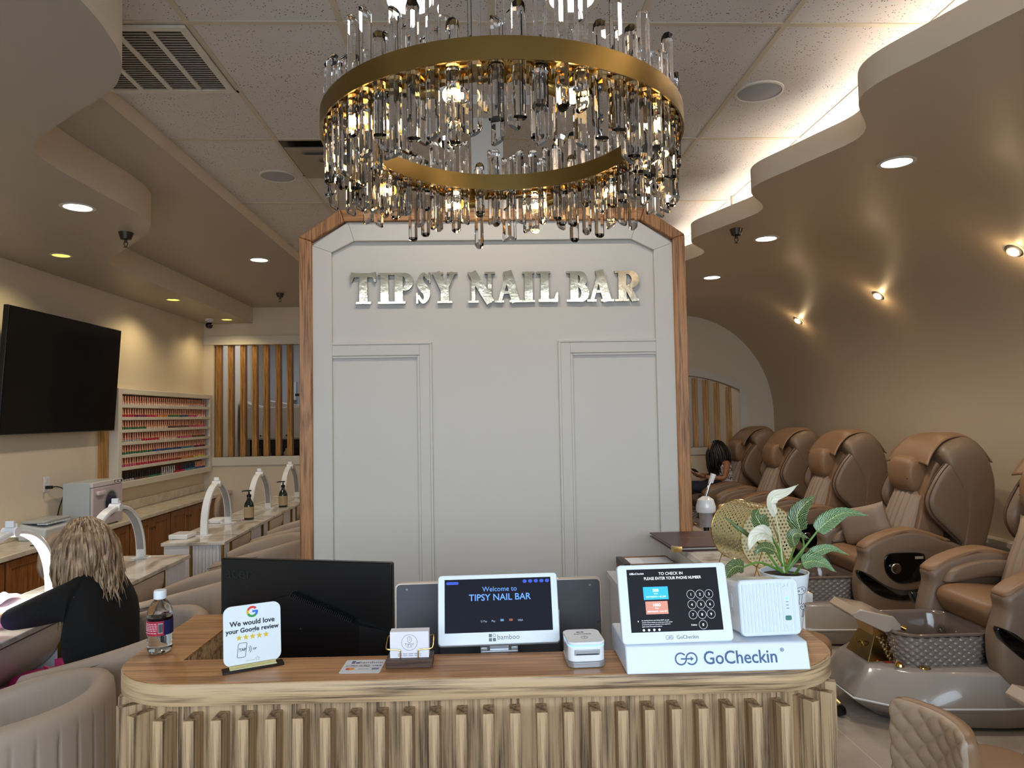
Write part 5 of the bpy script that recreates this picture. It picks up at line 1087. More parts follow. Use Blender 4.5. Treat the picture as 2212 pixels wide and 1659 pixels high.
# ------------------------------------------------------------------ pedicure spa chairs on the right
def spa_chair():
    t = thing('pedicure_chair', 'x', 'chair')
    # local x: 0 = front of the arms (room side), + towards the wall; y across; z up
    def side(name, outline, y0, y1, e, m, n=5, parent=t, **k): return B().puff(smooth_poly(outline, n), y0, y1, e, 'y', **k).build(name, m, parent, smooth=180)
    back = [(.64, 1.33), (.75, 1.42), (.88, 1.43), (.97, 1.33), (1.02, 1.16), (1.01, .95), (.95, .72), (.86, .5), (.74, .42), (.70, .5), (.76, .75), (.78, .95), (.72, 1.15)]
    side('back_shell', back, -.335, .335, .10, leatherg, shrink=.10)
    inner = [(.50, .86), (.55, 1.05), (.62, 1.22), (.72, 1.33), (.80, 1.3), (.78, 1.0), (.7, .7), (.6, .48), (.42, .5)]
    side('back_pad', inner, -.20, .20, .07, leather)
    wing = [(.66, 1.25), (.57, 1.14), (.505, 1.0), (.535, .89), (.62, .80), (.72, .70), (.84, .57), (.93, .74), (.975, .95), (.985, 1.14), (.92, 1.31), (.79, 1.36)]
    for s_ in (-1, 1):
        y0, y1 = (.235, .331) if s_ > 0 else (-.331, -.235)
        side('wing', wing, y0, y1, .05, leatherg)
        w = [(x-.012, z) for x, z in wing]
        b = B(); pl_ = smooth_poly(wing, 4); b.tube([(x-.002, (y0+y1)/2, z) for x, z in pl_[:21]], .006, 6); b.tube([(x+.010, (y0+y1)/2+.03*s_, z) for x, z in pl_[:21]], .004, 6)
        b.build('wing_piping', mat('leather_piping', '#4f3a2c', .5), t)
    pil = smooth_poly([(.50, 1.05), (.47, 1.13), (.48, 1.24), (.53, 1.29), (.60, 1.28), (.63, 1.2), (.60, 1.08), (.56, 1.03)], 4)
    B().puff(pil, -.145, .145, .05, 'y').build('head_pillow', leather, t, smooth=180)
    b = B(); b.tube([(.475, y, 1.135) for y in (-.13, -.06, 0, .06, .13)], .0025, 5); b.build('pillow_seam', MATS['leather_piping'], t)
    # leather drape over the top of the back
    dp = smooth_poly([(.56, 1.26), (.62, 1.355), (.72, 1.44), (.84, 1.468), (.93, 1.44), (1.0, 1.36), (1.045, 1.27)], 5, False); nd = len(dp)-1
    def dr(u, v): p = dp[min(int(round(u*nd)), nd)]; s_ = (v-.5)*2; return (p[0]-.02*abs(s_)**2+.012*s_*u, s_*(.27-.05*sin(PI*u)+.02*u), p[1]-.02*abs(s_)**3-.004*sin(v*9+u*5))
    o = B().grid(dr, nd, 16).build('head_drape', leather, t, smooth=180); md = o.modifiers.new('t', 'SOLIDIFY'); md.thickness = .008
    cush = [(.38, .62), (.46, .60), (.58, .98), (.56, 1.06), (.50, 1.05), (.42, .86)]
    b = B()
    cs_ = [(.34, .60), (.37, .70), (.43, .86), (.50, 1.01), (.545, 1.05)]; cq = smooth_poly(cs_, 5, False); nq = len(cq)-1
    def cf(u, v): p = cq[min(int(round(u*nq)), nq)]; s_ = (v-.5)*2; return (p[0]+.05*abs(s_)**3-.006*cos(v*PI*12), s_*(.20-.03*u), p[1])
    o = b.grid(cf, nq, 48).build('back_cushion', suede, t, smooth=180); md = o.modifiers.new('t', 'SOLIDIFY'); md.thickness = -.07; md.offset = 1
    seat = [(.02, .50), (.0, .56), (.04, .605), (.15, .62), (.35, .60), (.62, .58), (.66, .50), (.5, .44), (.2, .43), (.07, .44)]
    side('seat', seat, -.235, .235, .05, leather)
    calf = [(.06, .45), (.10, .46), (.16, .26), (.14, .22), (.11, .24)]
    side('leg_flap', calf, -.20, .20, .02, leather)
    B().puff(smooth_poly([(.18, .44), (.6, .44), (.62, .1), (.22, .1)], 3), -.2, .2, .02, 'y').build('underframe', blackp, t, smooth=180)
    for s_ in (-1, 1):
        arm = [(-.0, .60), (.0, .68), (.10, .74), (.28, .79), (.42, .785), (.58, .73), (.74, .66), (.80, .56), (.76, .38), (.66, .20), (.3, .17), (.06, .19), (-.03, .28), (-.045, .45)]
        y0, y1 = (.235, .38) if s_ > 0 else (-.38, -.235)
        side('arm', arm, y0, y1, .045, leatherg)
        top = [(.0, .69), (.10, .752), (.28, .803), (.42, .797), (.60, .735), (.62, .715), (.4, .765), (.28, .77), (.1, .715), (.02, .67)]
        side('arm_top', top, y0+.008, y1-.008, .03, leather, n=4)
        fy_ = y0-.002 if s_ < 0 else y1+.002; q = -1 if s_ < 0 else 1
        sw = smooth_poly([(-.055, .53), (.02, .50), (.12, .43), (.25, .385), (.40, .40), (.53, .46), (.53, .40), (.42, .33), (.26, .31), (.10, .345), (-.01, .43), (-.055, .49)], 4)
        B().puff(sw, min(fy_, fy_-q*.03)-.004, max(fy_, fy_-q*.03)+.004, .008, 'y').build('black_band', blackgl, t, smooth=180)
        B().puff(smooth_poly([(.13, .57), (.15, .63), (.22, .645), (.40, .64), (.43, .60), (.43, .50), (.40, .45), (.24, .43), (.15, .49)], 4), min(fy_, fy_-q*.05)-.004, max(fy_, fy_-q*.05)+.006, .01, 'y').build('console', blackgl, t, smooth=180)
        B().lathe([(0, 0), (.036, 0), (.036, .016), (.032, .02), (0, .021)], (.205, fy_+q*.006, .54), 28, (0, q, 0)).build('knob', chrome, t)
        B().box(.35, min(fy_+q*.006, fy_+q*.0075), .600, .41, max(fy_+q*.006, fy_+q*.0075), .618).build('sticker', mat('sticker', '#b8ac98', .5), t)
        ap = [(.06, .63), (.12, .70), (.3, .742), (.5, .73), (.6, .68), (.55, .64), (.3, .65), (.1, .62)]
        side('arm_pad', ap, (y0-.05 if s_ > 0 else y0+.0), (y1 if s_ < 0 else y0+.02) if s_ > 0 else y1+.05, .03, leatherg)
    # tub: faceted glossy hull with white line, weave bands, basin, footrest tower
    def hull(pl, z): return [(x, y, z) for x, y in pl]
    bot = [(-.56, -.15), (-.40, -.32), (-.02, -.37), (.75, -.36), (.75, .36), (-.02, .37), (-.40, .32), (-.56, .15)]
    mid = [(-.72, -.19), (-.52, -.36), (-.05, -.40), (.75, -.38), (.75, .38), (-.05, .40), (-.52, .36), (-.72, .19)]
    top = [(-.62, -.15), (-.45, -.29), (-.05, -.345), (.75, -.345), (.75, .345), (-.05, .345), (-.45, .29), (-.62, .15)]
    b = B(); n = 8; vs = hull(bot, .012)+hull([(x*.97+.0, y*.98) for x, y in mid], .10)+hull(mid, .125)+hull(top, .285)
    b.add(vs, [(i*8+k, i*8+(k+1) % 8, (i+1)*8+(k+1) % 8, (i+1)*8+k) for i in range(3) for k in range(8)]+[tuple(range(8))[::-1], tuple(range(24, 32))])
    b.build('tub_base', shellp, t, bevel=.018, seg=4, smooth=60)
    linep = smooth_poly([(x*1.004, y*1.006, .128) for x, y in mid[0:4]], 1, False)
    B().tube([(x*1.003, y*1.004, .126) for x, y in mid], .005, 6, closed=True).build('white_line', whitep, t)
    # basin
    bo0 = rrect(-.47, -.235, .04, .235, .11, 8); per = [0]
    for i in range(len(bo0)): per.append(per[-1]+math.dist(bo0[i], bo0[(i+1) % len(bo0)]))
    bo = []
    for k in range(132):
        s_ = per[-1]*k/132; i = max(j for j in range(len(bo0)) if per[j] <= s_); f_ = (s_-per[i])/max(per[i+1]-per[i], 1e-9); p, q = bo0[i], bo0[(i+1) % len(bo0)]; bo.append((p[0]+(q[0]-p[0])*f_, p[1]+(q[1]-p[1])*f_))
    nb = len(bo); b = B()
    weave = mat('weave_grey', '#82766e', .22, coat=.4) if 'weave_grey' not in MATS else MATS['weave_grey']
    def bf(u, v):
        i = u*nb; i0 = int(i) % nb; p, q = bo[i0], bo[(i0+1) % nb]; f_ = i-int(i); x, y = p[0]+(q[0]-p[0])*f_, p[1]+(q[1]-p[1])*f_
        g = .90+.10*v; cx = -.215
        w_ = .011*abs(sin(PI*(u*33+v*4.5)))*abs(sin(PI*(u*33-v*4.5)))
        r_ = math.hypot(x-cx, y); return (cx+(x-cx)*(g+w_/max(r_, .01)*1.0), y*(g+w_/max(r_, .01)), .275+.165*v)
    b.grid(bf, 264, 44, cu=True); b.build('basin_outside', weave, t, smooth=180)
    def bi(u, v):
        i = u*nb; i0 = int(i) % nb; p, q = bo[i0], bo[(i0+1) % nb]; f_ = i-int(i); x, y = p[0]+(q[0]-p[0])*f_, p[1]+(q[1]-p[1])*f_
        cx = -.215; prof = [(1.0, .44), (1.035, .445), (1.04, .455), (1.0, .46), (.955, .455), (.93, .44), (.86, .31), (.6, .30), (.0, .30)]; g, z = prof[int(round(v*8))]; return (cx+(x-cx)*g, y*g, z)
    B().grid(bi, nb, 8, cu=True).build('basin_bowl', mat('bowl_taupe', '#6e5f56', .12, coat=.5), t, smooth=50)
    B().lathe([(.028, 0), (.028, .006), (.014, .008), (.013, .0)], (-.02, .13, .37), 24, (-1, -.15, .1)).build('jet', chrome, t)
    # footrest
    ft_ = B(); v = [(-.62, -.12, .53), (-.62, .12, .53), (-.58, .13, .56), (-.58, -.13, .56), (-.40, .14, .52), (-.40, -.14, .52), (-.35, .12, .47), (-.35, -.12, .47), (-.35, .12, .44), (-.35, -.12, .44), (-.44, .12, .43), (-.44, -.12, .43), (-.60, .10, .51), (-.60, -.10, .51), (-.5, 0, .565), (-.40, 0, .515)]
    v = [(x-.065, y*1.12, z+.012) for x, y, z in v]; ft_.add(v, [(0, 1, 2, 3), (3, 2, 14), (2, 4, 14), (5, 3, 14), (4, 15, 14), (15, 5, 14), (4, 6, 15), (6, 7, 15), (7, 5, 15), (6, 8, 9, 7), (8, 10, 11, 9), (10, 12, 13, 11), (12, 1, 0, 13), (1, 12, 10, 4, 2), (4, 10, 8, 6), (0, 3, 5, 11, 13), (5, 7, 9, 11)]); ft_.build('footrest', footp, t, bevel=.006, smooth=30)
    tw = B(); tw.add([(-.56, -.10, .52), (-.56, .10, .52), (-.40, .085, .45), (-.40, -.085, .45), (-.54, -.085, .41), (-.54, .085, .41), (-.43, .08, .40), (-.43, -.08, .40), (-.60, -.12, .28), (-.60, .12, .28), (-.38, .11, .28), (-.38, -.11, .28)], [(0, 1, 5, 4), (4, 5, 9, 8), (2, 3, 7, 6), (6, 7, 11, 10), (0, 4, 7, 3), (4, 8, 11, 7), (1, 2, 6, 5), (5, 6, 10, 9), (0, 3, 2, 1), (8, 9, 10, 11)])
    tw.build('gold_tower', mat('tower_gold', '#a98a58', .1, 1), t, bevel=.002, smooth=0)
    b = B()
    for i in range(6):
        for j in range(3): b.lathe([(.011, 0), (.006, .006), (0, .008)], (-.45+.006*i*.3+j*.019, -.089-.0035*i, .40-.019*i), 4, (0, -1, .2))
    b.build('gold_studs', gold, t, smooth=0)
    b = B(); b.tube([(-.573-.46*.035*sin(a)*1, .035*cos(a), .345+.035*sin(a)) for a in [2*PI*k/20 for k in range(20)]], .0025, 5, closed=True); b.tube([(-.583, 0, .32), (-.562, 0, .37)], .003, 5); b.tube([(-.567, -.015, .36), (-.567, .015, .36)], .003, 5); b.build('emblem', goldstrip, t)
    b = B(); b.cyl((-.365, -.045, .445), (-.345, -.06, .435), .014, n=16); b.build('spray_holder', gold, t)
    b = B(); b.lathe([(.024, 0), (.02, .012), (.0, .014)], (-.47, -.20, .288), 20); b.tube([(-.47, -.20, .30), (-.49, -.215, .315), (-.515, -.235, .30)], [.008, .007, .005], 8); b.lathe([(.03, 0), (.026, .006), (0, .008)], (-.36, -.24, .287), 20); b.build('faucet', gold, t)
    B().box(-.52, -.15, .2865, -.47, -.125, .2885).build('warning_label', mat('warning_red', '#a03428', .5), t)
    return t
CHX = 2.62
sc0 = spa_chair()
spas = [(CHX+.02, 5.33, R(0), 'brown leather pedicure chair with a black side console, fourth from the back'), (CHX+.03, 3.98, 0, 'pedicure chair with the grey woven basin nearest the counter'), (CHX+.0, 6.66, 0, 'brown pedicure chair behind the potted plant, third from the back'), (CHX, 7.80, 0, 'brown pedicure chair between the seated girl and the plant, second from the back'), (CHX, 8.94, 0, 'brown pedicure chair that the dark-haired girl sits in'), (CHX+.06, 2.62, 0, 'pedicure chair of which only the beige footrest shows at the right edge')]
for i, (x, y, rz, lab) in enumerate(spas):
    if i == 0: sc0.location = (x, y, 0); sc0['label'] = lab; sc0['group'] = 'pedicure chairs along the curved wall'
    else: copy_tree(sc0, loc=(x, y, 0), rz=rz, label=lab, group='pedicure chairs along the curved wall')
def pillow(name, loc, rot, m, lab, w_=.46, h_=.34, th=.075, extra=None):
    t = thing(name, lab, 'pillow', loc); t.rotation_euler = rot; b = B()
    def f(sg):
        def g(u, v): x, y = (u-.5)*2, (v-.5)*2; k_ = max(0, (1-x**4)*(1-y**4))**.5; pin = 1-.09*(1-abs(x)**2)*abs(y)**4-.09*(1-abs(y)**2)*abs(x)**4; return (x*w_/2*(1-.08*(1-x*x)*0)*pin, sg*th*k_, y*h_/2*pin)
        return g
    b.grid(f(1), 20, 20); b.grid(f(-1), 20, 20); b.build('cushion', m, t, smooth=180); return t
pillow('throw_pillow', (2.86, 5.35, .78), (R(10), R(-14), R(-60)), suede, 'pale taupe pillow propped in the pedicure chair behind the plant leaves', .40, .30)
p2_ = pillow('throw_pillow', (3.20, 3.99, .80), (R(-14), R(8), R(-66)), mat('beige_pillow', '#a38e74', .75), 'beige pillow with a raised silver monogram on the nearest pedicure chair', .40, .38)
text('monogram', 'rose', .075, silver, p2_, (-.02, -.083, .07), (R(90), 0, 0), ext=.003); text('monogram', 'JL', .16, silver, p2_, (-.02, -.085, -.09), (R(90), 0, 0), ext=.004)
# lamp tray stool and quilted stool, ottoman, caster base
st = thing('quilted_stool', 'low stool with a diamond quilted taupe back at the lower right', 'stool', (1.53, 2.41, 0), R(-84))
def qf(u, v):
    x = (u-.5)*2; z = (v-.5)*2; w_ = .178; k_ = (1-abs(x)**5)**.25 if abs(x) < 1 else 0; kz = (1-abs(z)**5)**.25 if abs(z) < 1 else 0
    a = (x*2.6+z*2.6) ; c_ = (x*2.6-z*2.6); q = abs(sin(PI*a/1.3))**.5*abs(sin(PI*c_/1.3))**.5
    return (x*w_*(.92+.08*kz), -.03*k_*kz-.012*q*k_*kz+.055*x*x*-1, .46+z*.155*(.95+.05*k_))
b = B(); b.grid(qf, 72, 60); b.build('quilted_face', mat('stool_taupe', '#a8937e', .4), st, smooth=180)
b = B(); b.grid(lambda u, v: (lambda p: (p[0], -p[1]*0+.035-.055*((u-.5)*2)**2*1, p[2]))(qf(u, v)), 30, 30); b.build('back_panel', leather, st, smooth=180)
b = B(); n_ = 60
rim = [qf(*p) for p in [(i/15, 0) for i in range(15)]+[(1, i/15) for i in range(15)]+[(1-i/15, 1) for i in range(15)]+[(0, 1-i/15) for i in range(15)]]
b.grid(lambda u, v: (lambda p: (p[0]*(1+.035*sin(PI*v)), p[1]-.002+(.04)*v, .46+(p[2]-.46)*(1+.04*sin(PI*v))))(rim[int(round(u*60)) % 60]), 60, 6, cu=True); b.build('rim', leather, st, smooth=180)
B().puff([(.20*cos(R(a)), .20+.19*sin(R(a))) for a in range(0, 360, 12)], .34, .43, .04, 'z').build('seat', leather, st, smooth=180)
b = B(); b.box(-.03, .02, .30, .03, .06, .45); b.cyl((0, .2, .07), (0, .2, .34), .025, n=16)
for k in range(5): a = 2*PI*k/5; b.tube([(0, .2, .08), (.22*cos(a), .2+.22*sin(a), .05)], .014, 8)
b.build('base', gold, st)
for k in range(5): a = 2*PI*k/5; B().cyl((.22*cos(a)-.014, .2+.22*sin(a), .027), (.22*cos(a)+.014, .2+.22*sin(a), .027), .026, n=16).build('caster', blackp, st)
ot = thing('rolling_stool', 'round brown stool on a gold caster base behind the counter corner', 'stool', (1.72, 3.97, 0), R(20))
B().puff([(.17*cos(R(a)), .17*sin(R(a))) for a in range(0, 360, 12)], .30, .40, .03, 'z').build('seat', leather, ot, smooth=180)
b = B(); b.cyl((0, 0, .10), (0, 0, .30), .02, n=16)
for k in range(5): a = 2*PI*k/5-.9; b.tube(smooth_poly([(0, 0, .15), (.12*cos(a), .12*sin(a), .13), (.2*cos(a), .2*sin(a), .07)], 3, False), .011, 8)
b.build('base', gold, ot)
for k in range(5): a = 2*PI*k/5-.9; c_ = Vector((.2*cos(a), .2*sin(a), .03)); B().cyl(c_-Vector((.016, 0, 0)), c_+Vector((.016, 0, 0)), .028, n=18).build('caster', blackp, ot)
# wall plug by the nearest chair
p = At(2128, 1168, 5.5); t = thing('wall_charger', 'black plug with a looped black cord on the low ledge behind the chairs', 'plug', (XR-.16, 5.75, .645))
B().box(0, -.03, 0, .04, .03, .06).build('adapter', whitep, t, bevel=.004); B().tube(smooth_poly([(.0, -.02, .03), (-.0, -.05, .1), (.0, -.0, .16), (.02, .04, .12), (.02, .04, .05)], 4, False), .007, 8).build('cable', blackp, t)
# ------------------------------------------------------------------ behind the counter, right
rd = thing('side_desk', 'white stone topped side desk behind the counter', 'desk', (0, 0, 0))
B().prism([(.85, 2.30), (1.05, 2.30), (1.05, 3.46), (.85, 3.46)], 1.03, 1.06, 'z').build('stone_top', stonewhite, rd, bevel=.003)
b = B(); b.box(.87, 2.32, 0, 1.03, 3.44, 1.03); b.build('cabinet', trimw, rd, smooth=0)
b = B(); b.box(.57, 2.60, .875, .869, 3.44, .90); b.box(.58, 2.62, 0, .60, 3.40, .875); b.build('lower_shelf', fluted, rd, smooth=0)
mb = thing('menu_book', 'dark burgundy menu book with gold corners lying on the side desk', 'book', (.955, 3.24, 1.0605), R(2))
B().box(-.17, -.20, 0, .17, .19, .006).build('back_cover', mat('burgundy', '#3c1519', .35, bump=(300, .2, .0006)), mb, bevel=.002); B().box(-.163, -.19, .0062, .163, .18, .014).build('pages', mat('page_edge', '#cfc8ba', .7), mb, smooth=0); B().box(-.17, -.20, .0142, .17, .19, .02).build('front_cover', MATS['burgundy'], mb, bevel=.002)
B().prism([(-.172, -.202), (-.135, -.202), (-.172, -.165)], -.001, .0215, 'z').build('gold_corner', gold, mb, smooth=0); B().prism([(.172, -.202), (.135, -.202), (.172, -.165)], -.001, .0215, 'z').build('gold_corner', gold, mb, smooth=0)
text('lettering', 'Menu', .05, goldstrip, mb, (-.01, .0, .0203), (0, 0, 0), ext=.0001)
bx = thing('cardboard_box', 'flat brown cardboard box with a white label and black tape, behind the tablet', 'box', (.725, 3.28, .9005), R(2))
B().box(-.115, -.07, 0, .12, .10, .078).build('carton', mat('cardboard', '#8d6844', .8), bx, bevel=.002); B().box(-.085, -.072, .0785, .11, .06, .079).build('label', whitep, bx, smooth=0)
b = B(); b.box(-.116, -.0715, .05, -.09, .1, .0788); b.build('tape', blackp, bx, smooth=0)
o = B().prism(rrect(-.02, -.02, .02, .02, .004), 0, .09, 'z').build('sticky_notes', mat('note_yellow', '#d9d3a8', .7), loc=(.62, 2.72, .9005)); tag(o, 'small pale pad standing on the shelf edge between terminal and tablet', 'note pad')
# perforated brass drum on a wire stand
dm = thing('raffle_drum', 'perforated gold metal drum on a wire stand behind the potted plant', 'drum', (.892, 2.25, 1.0605), R(12))
perf = mat('perforated_gold', '#dfd29a', .22, 1); nt = perf.node_tree; Lk = nt.links
def perfor(m, su, sv, r_):
    nt = m.node_tree; Lk = nt.links; uv = N(nt, 'ShaderNodeUVMap'); mp = N(nt, 'ShaderNodeMapping'); mp.inputs['Scale'].default_value = (su, sv, 1); Lk.new(uv.outputs[0], mp.inputs[0])
    sp = N(nt, 'ShaderNodeSeparateXYZ'); Lk.new(mp.outputs[0], sp.inputs[0])
    fl_ = N(nt, 'ShaderNodeMath', operation='FLOOR'); Lk.new(sp.outputs[1], fl_.inputs[0]); hf = N(nt, 'ShaderNodeMath', operation='MULTIPLY'); hf.inputs[1].default_value = .5; Lk.new(fl_.outputs[0], hf.inputs[0])
    ax_ = N(nt, 'ShaderNodeMath', operation='ADD'); Lk.new(sp.outputs[0], ax_.inputs[0]); Lk.new(hf.outputs[0], ax_.inputs[1])
    o_ = []
    for src in (ax_.outputs[0], sp.outputs[1]):
        f_ = N(nt, 'ShaderNodeMath', operation='FRACT'); Lk.new(src, f_.inputs[0]); s_ = N(nt, 'ShaderNodeMath', operation='SUBTRACT'); s_.inputs[1].default_value = .5; Lk.new(f_.outputs[0], s_.inputs[0]); q = N(nt, 'ShaderNodeMath', operation='POWER'); q.inputs[1].default_value = 2; ab = N(nt, 'ShaderNodeMath', operation='ABSOLUTE'); Lk.new(s_.outputs[0], ab.inputs[0]); Lk.new(ab.outputs[0], q.inputs[0]); o_.append(q)
    ad = N(nt, 'ShaderNodeMath', operation='ADD'); Lk.new(o_[0].outputs[0], ad.inputs[0]); Lk.new(o_[1].outputs[0], ad.inputs[1]); gt = N(nt, 'ShaderNodeMath', operation='GREATER_THAN'); gt.inputs[1].default_value = r_*r_; Lk.new(ad.outputs[0], gt.inputs[0])
    Lk.new(gt.outputs[0], nt.nodes['Principled BSDF'].inputs['Alpha'])
perfor(perf, 50, 14, .31); perf2 = mat('perforated_gold_lit_face', '#efe6bc', .35, .85); perfor(perf2, 1, 1, .31)  # paler drum ends: the light they reflect is put into the gold
RD, LD, HZ = .1, .18, .19
b = B(); b.grid(lambda u, v: (RD*cos(2*PI*u), v*LD, HZ+RD*sin(2*PI*u)), 72, 1, uv=True); b.build('drum_side', perf, dm, smooth=180)
for y in (0, LD):
    b = B(); vs = [(0, y, HZ)]+[(RD*cos(2*PI*k/64), y, HZ+RD*sin(2*PI*k/64)) for k in range(64)]; b.add(vs, [(0, 1+k, 1+(k+1) % 64) for k in range(64)], [(v[0]/.0125+50, (v[2]-HZ)/.0112+50) for v in vs]); b.build('drum_end', perf2, dm, smooth=0)
    B().tube([(RD*cos(2*PI*k/64), y, HZ+RD*sin(2*PI*k/64)) for k in range(64)], .0016, 6, closed=True).build('rim', gold, dm)
b = B()
for y in (-.015, LD+.015):
    for s_ in (-1, 1): b.tube([(s_*.02, y, HZ-.0), (s_*.095, y, .004)], .0022, 6)
    b.tube([(-.095, y, .004), (.095, y, .004)], .0022, 6); b.tube([(-.05, y, .10), (.05, y, .10)], .0018, 6)
for s_ in (-1, 1): b.tube([(s_*.095, -.015, .004), (s_*.095, LD+.015, .004)], .0022, 6)
b.tube([(0, -.02, HZ), (0, LD+.04, HZ), (-.0, LD+.04, HZ+.06)], .003, 8); b.build('wire_stand', gold, dm)
B().tube([(0, LD+.045, HZ+.06), (-.01, LD+.09, HZ+.065)], [.009, .011], 12).build('handle', mat('peach_wood', '#c99a74', .5), dm)
# facial steamer
fs = thing('facial_steamer', 'white facial steamer on a pole between the sign wall and the chairs', 'steamer', (1.385, 4.5, 0))
B().lathe([(0, 1.02), (.056, 1.02), (.062, 1.03), (.061, 1.06), (.05, 1.10), (.02, 1.12), (0, 1.121)], n=32).build('dome', whitegl, fs)
B().lathe([(.022, .93), (.04, .93), (.042, 1.019), (0, 1.019)], n=28).build('jar', mat('jar_frost', '#cfcbd0', .15, trans=.6), fs)
B().tube([(.0, 0, 1.11), (.03, -.0, 1.20), (.05, 0, 1.235)], .011, 10).build('arm', chrome, fs); B().tube([(.035, 0, 1.205), (.055, 0, 1.26)], [.016, .018], 14).build('nozzle', whitegl, fs)
B().cyl((0, 0, .82), (0, 0, .93), .018, n=14).build('collar', blackp, fs); b = B(); b.cyl((0, 0, .05), (0, 0, .82), .013, n=12)
for k in range(5): a = 2*PI*k/5; b.tube([(0, 0, .06), (.2*cos(a), .2*sin(a), .03)], .012, 8)
b.lathe([(0, 0), (.022, .002), (.022, .05), (0, .05)], n=12); b.build('pole', whitegl, fs)
# girl in the farthest chair
gl = thing('person', 'girl with long black hair looking at a phone in the farthest pedicure chair', 'person', (2.85, 8.86, .60))
def GP(x, y, z): return (x-2.85, y-8.86, z-.60)
G = {'pel': (GP(2.98, 8.86, .70), (.13, .12)), 'wai': (GP(2.97, 8.86, .82), (.105, .09)), 'che': (GP(2.94, 8.86, .98), (.13, .09)), 'nk': (GP(2.91, 8.86, 1.08), .042), 'hd': (GP(2.88, 8.86, 1.15), .05),
     'ls': (GP(2.96, 8.70, 1.02), .045), 'le': (GP(2.90, 8.64, .84), .036), 'lw': (GP(2.68, 8.70, .86), .025), 'rs': (GP(2.96, 9.02, 1.02), .045), 're': (GP(2.90, 9.06, .84), .036), 'rw': (GP(2.68, 8.96, .86), .025),
     'lh': (GP(2.88, 8.78, .70), .075), 'lk': (GP(2.50, 8.76, .74), .055), 'lf': (GP(2.42, 8.76, .42), .042), 'lt': (GP(2.32, 8.76, .38), .03), 'rh': (GP(2.88, 8.94, .70), .075), 'rk': (GP(2.50, 8.98, .74), .055), 'rf': (GP(2.42, 8.98, .42), .042), 'rt': (GP(2.32, 8.98, .38), .03)}
skinned('body', G, E_, skind, gl)
b = B(); head(b, GP(2.865, 8.86, 1.175), (-.9, -.12, -.5), (-.4, 0, .9), .92); hand(b, GP(2.675, 8.70, .86), (-.9, .5, .25), (0, .5, .8), .9, .7, 1); hand(b, GP(2.675, 8.96, .86), (-.9, -.5, .25), (0, -.5, .8), .9, .7, -1); b.build('head_and_hands', skind, gl, smooth=180)
topm = noisecol('patterned_blouse', [(.45, '#6f5f60'), (.52, '#e4dcd8')], 40, 2, .8)
skinned('blouse', {'pel': (G['pel'][0], (.145, .135)), 'wai': (G['wai'][0], (.12, .105)), 'che': (G['che'][0], (.142, .105)), 'nk': (GP(2.92, 8.86, 1.045), .06), 'ls': (G['ls'][0], .055), 'rs': (G['rs'][0], .055)}, [('pel', 'wai'), ('wai', 'che'), ('che', 'nk'), ('che', 'ls'), ('che', 'rs')], topm, gl)
skinned('jeans', {k: (G[k][0], tuple(q*1.08+.004 for q in G[k][1]) if isinstance(G[k][1], tuple) else G[k][1]*1.18) for k in ('pel', 'lh', 'lk', 'lf', 'rh', 'rk', 'rf')}, [('pel', 'lh'), ('lh', 'lk'), ('lk', 'lf'), ('pel', 'rh'), ('rh', 'rk'), ('rk', 'rf')], mat('dark_jeans', '#1c2030', .8), gl)
hair(GP(2.885, 8.86, 1.185), (-.35, 0, .95), (-.9, -.1, -.4), hairk, gl, 160, .42, .12, 0, seed=9, scalp=(.085, .10, .105), fall=(.12, 0, -1), thick=.013)
o = B().prism(rrect(-.035, -.07, .035, .07, .008), 0, .009, 'z').build('smartphone', blackp, loc=(2.585, 8.83, .93), rot=(0, R(38), R(8)), bevel=.001); tag(o, 'black phone held in the girl\'s hands', 'phone')
# ------------------------------------------------------------------ slats and the room behind
xs = [-3.568, -3.409, -3.244, -3.091, -2.938, -2.778, -2.624, -2.46, -2.30, -2.14]
m0 = None
for i, x in enumerate(xs):
    if m0 is None: o = B().box(-.034, -.045, 0, .034, .045, 1.499).build('wooden_post', postwood, bevel=.004); m0 = o
    else: o = m0.copy(); COL.objects.link(o)
    o.location = (x, YB+.07, 1.1655); 
    nm = ['leftmost', 'second from left', 'third from left', 'fourth from left', 'fifth from left', 'sixth from left', 'seventh from left', 'partly hidden', 'hidden', 'hidden'][i]
    tag(o, 'brown wooden post in the left back opening, '+(nm if i < 7 else 'behind the sign wall'), 'post', 'wooden posts in the left back opening')
m0 = None
for i, x in enumerate([3.365, 3.198, 3.044, 2.896, 2.74]):
    zt = za(x)-.02
    if m0 is None: o = B().box(-.03, -.045, 0, .03, .045, .8).build('wooden_post', pinewood, bevel=.003); m0 = o
    else: o = m0.copy(); COL.objects.link(o)
    o.location = (x, YB+.07, 1.1755); o.scale = (1, 1, (zt-1.176)/.8)
    tag(o, 'pine slat in the arched right opening, '+['rightmost', 'second from its right end', 'third from its right end', 'fourth from its right end', 'nearest the sign wall'][i], 'slat', 'pine slats in the arched opening')
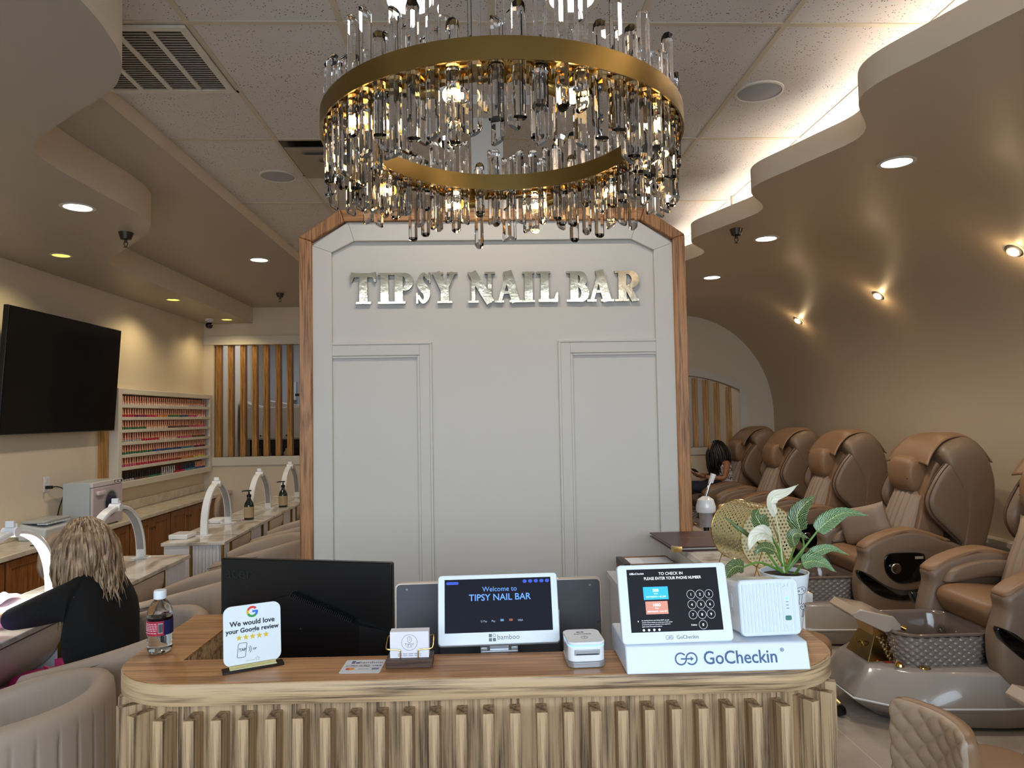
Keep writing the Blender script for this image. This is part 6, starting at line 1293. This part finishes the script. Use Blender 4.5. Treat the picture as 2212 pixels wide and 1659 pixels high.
for x0_, x1_, lab in ((-3.72, -3.36, 'narrow pale upper cabinet seen between the wooden posts'), (-3.33, -2.62, 'wide pale upper cabinet with a curved top seen between the wooden posts')):
    t = thing('wall_cabinet', lab, 'cabinet', (x0_, 11.0, 1.35)); w_ = x1_-x0_
    B().prism([(0, 0), (w_, 0), (w_, .50), (w_*.5, .53), (0, .60)], .02, .45, 'y').build('body', mat('cabinet_pale', '#b8b0a8', .5), t, bevel=.004); 
    for k in ((0, 1) if w_ > .5 else (0,)):
        d0, d1 = (.01+k*w_/2, w_/2*(k+1)-.005) if w_ > .5 else (.01, w_-.01)
        d = B().box(d0, 0, .02, d1, .02, .49).build('door', MATS['cabinet_pale'], t, bevel=.004); B().lathe([(.012, 0), (.014, .01), (0, .014)], (d1-.03 if k == 0 else d0+.03, 0, .06), 12, (0, -1, 0)).build('knob', blackp, d)
t = thing('back_counter', 'dark topped counter in the back room with a lit grey front', 'counter', (-3.72, 11.0, 0)); B().box(0, 0, 0, 1.25, .50, .98).build('front', grayw, t, smooth=0); B().box(-.01, -.02, .98, 1.26, .505, 1.01).build('dark_top', mat('dark_stone', '#2c2622', .25), t, bevel=.003); B().box(0, .48, 1.011, 1.25, .50, 1.349).build('dark_backsplash', mat('dark_tile', '#231d1a', .3), t, smooth=0)
for x, w_, h_, c_, lab in ((-3.45, .06, .2, '#3a2224', 'dark red pump bottle on the back room counter'), (-3.3, .05, .17, '#8a8078', 'grey pump bottle on the back room counter'), (-3.05, .08, .2, '#c9b98f', 'cream labelled jar on the back room counter')):
    t = tag(B().lathe([(0, 0), (w_/2, 0), (w_/2, h_*.7), (w_*.2, h_*.82), (w_*.2, h_), (0, h_)], n=16).build('bottle', mat('bottle_'+c_.strip('#'), c_, .3), loc=(x, 11.12, 1.011)), lab, 'bottle')
p = At(528, 985, YB+.3); t = thing('tumbler', 'purple metal tumbler standing behind the sill between the posts', 'cup', (-3.17, YB+.32, 1.0))
o = tag(B().box(OL[0]+.02, YB+.16, .96, -1.3, YB+.7, 1.0).build('pass_shelf', grayw, smooth=0), 'grey shelf behind the slatted opening', 'shelf')
B().lathe([(0, 0.0005), (.034, .0005), (.042, .12), (.044, .29), (.04, .30), (0, .30)], n=28).build('cup', mat('purple_metal', '#4b2c5e', .25, .7), t); B().lathe([(.04, .30), (.044, .305), (.04, .318), (0, .318)], n=28).build('lid', greyp, t)
for dx_, rz in ((-2.72, R(18)), (-2.58, R(-22))):
    o = B().box(-.035, -.01, 0, .035, .01, .27).build('dark_card', blackp, loc=(dx_, YB+.3, 1.008), rot=(R(-14), R(12) if rz > 0 else R(-14), rz), bevel=.002); tag(o, 'black upright panel behind the sill, '+('left of the pair' if rz > 0 else 'right of the pair'), 'panel', 'pair of black panels behind the sill')
o = B().box(0, 0, 0, .10, .03, .04).build('wall_device', blackp, loc=(-3.02, 11.52, 2.02)); tag(o, 'small black device high on the back room wall', 'device')
B_ = thing('wall_dispenser', 'tall white dispenser on the back room wall between the posts', 'dispenser', (-3.38, 12.5, 1.98)); B().box(0, 0, 0, .12, .09, .32).build('body', whitep, B_, bevel=.01)
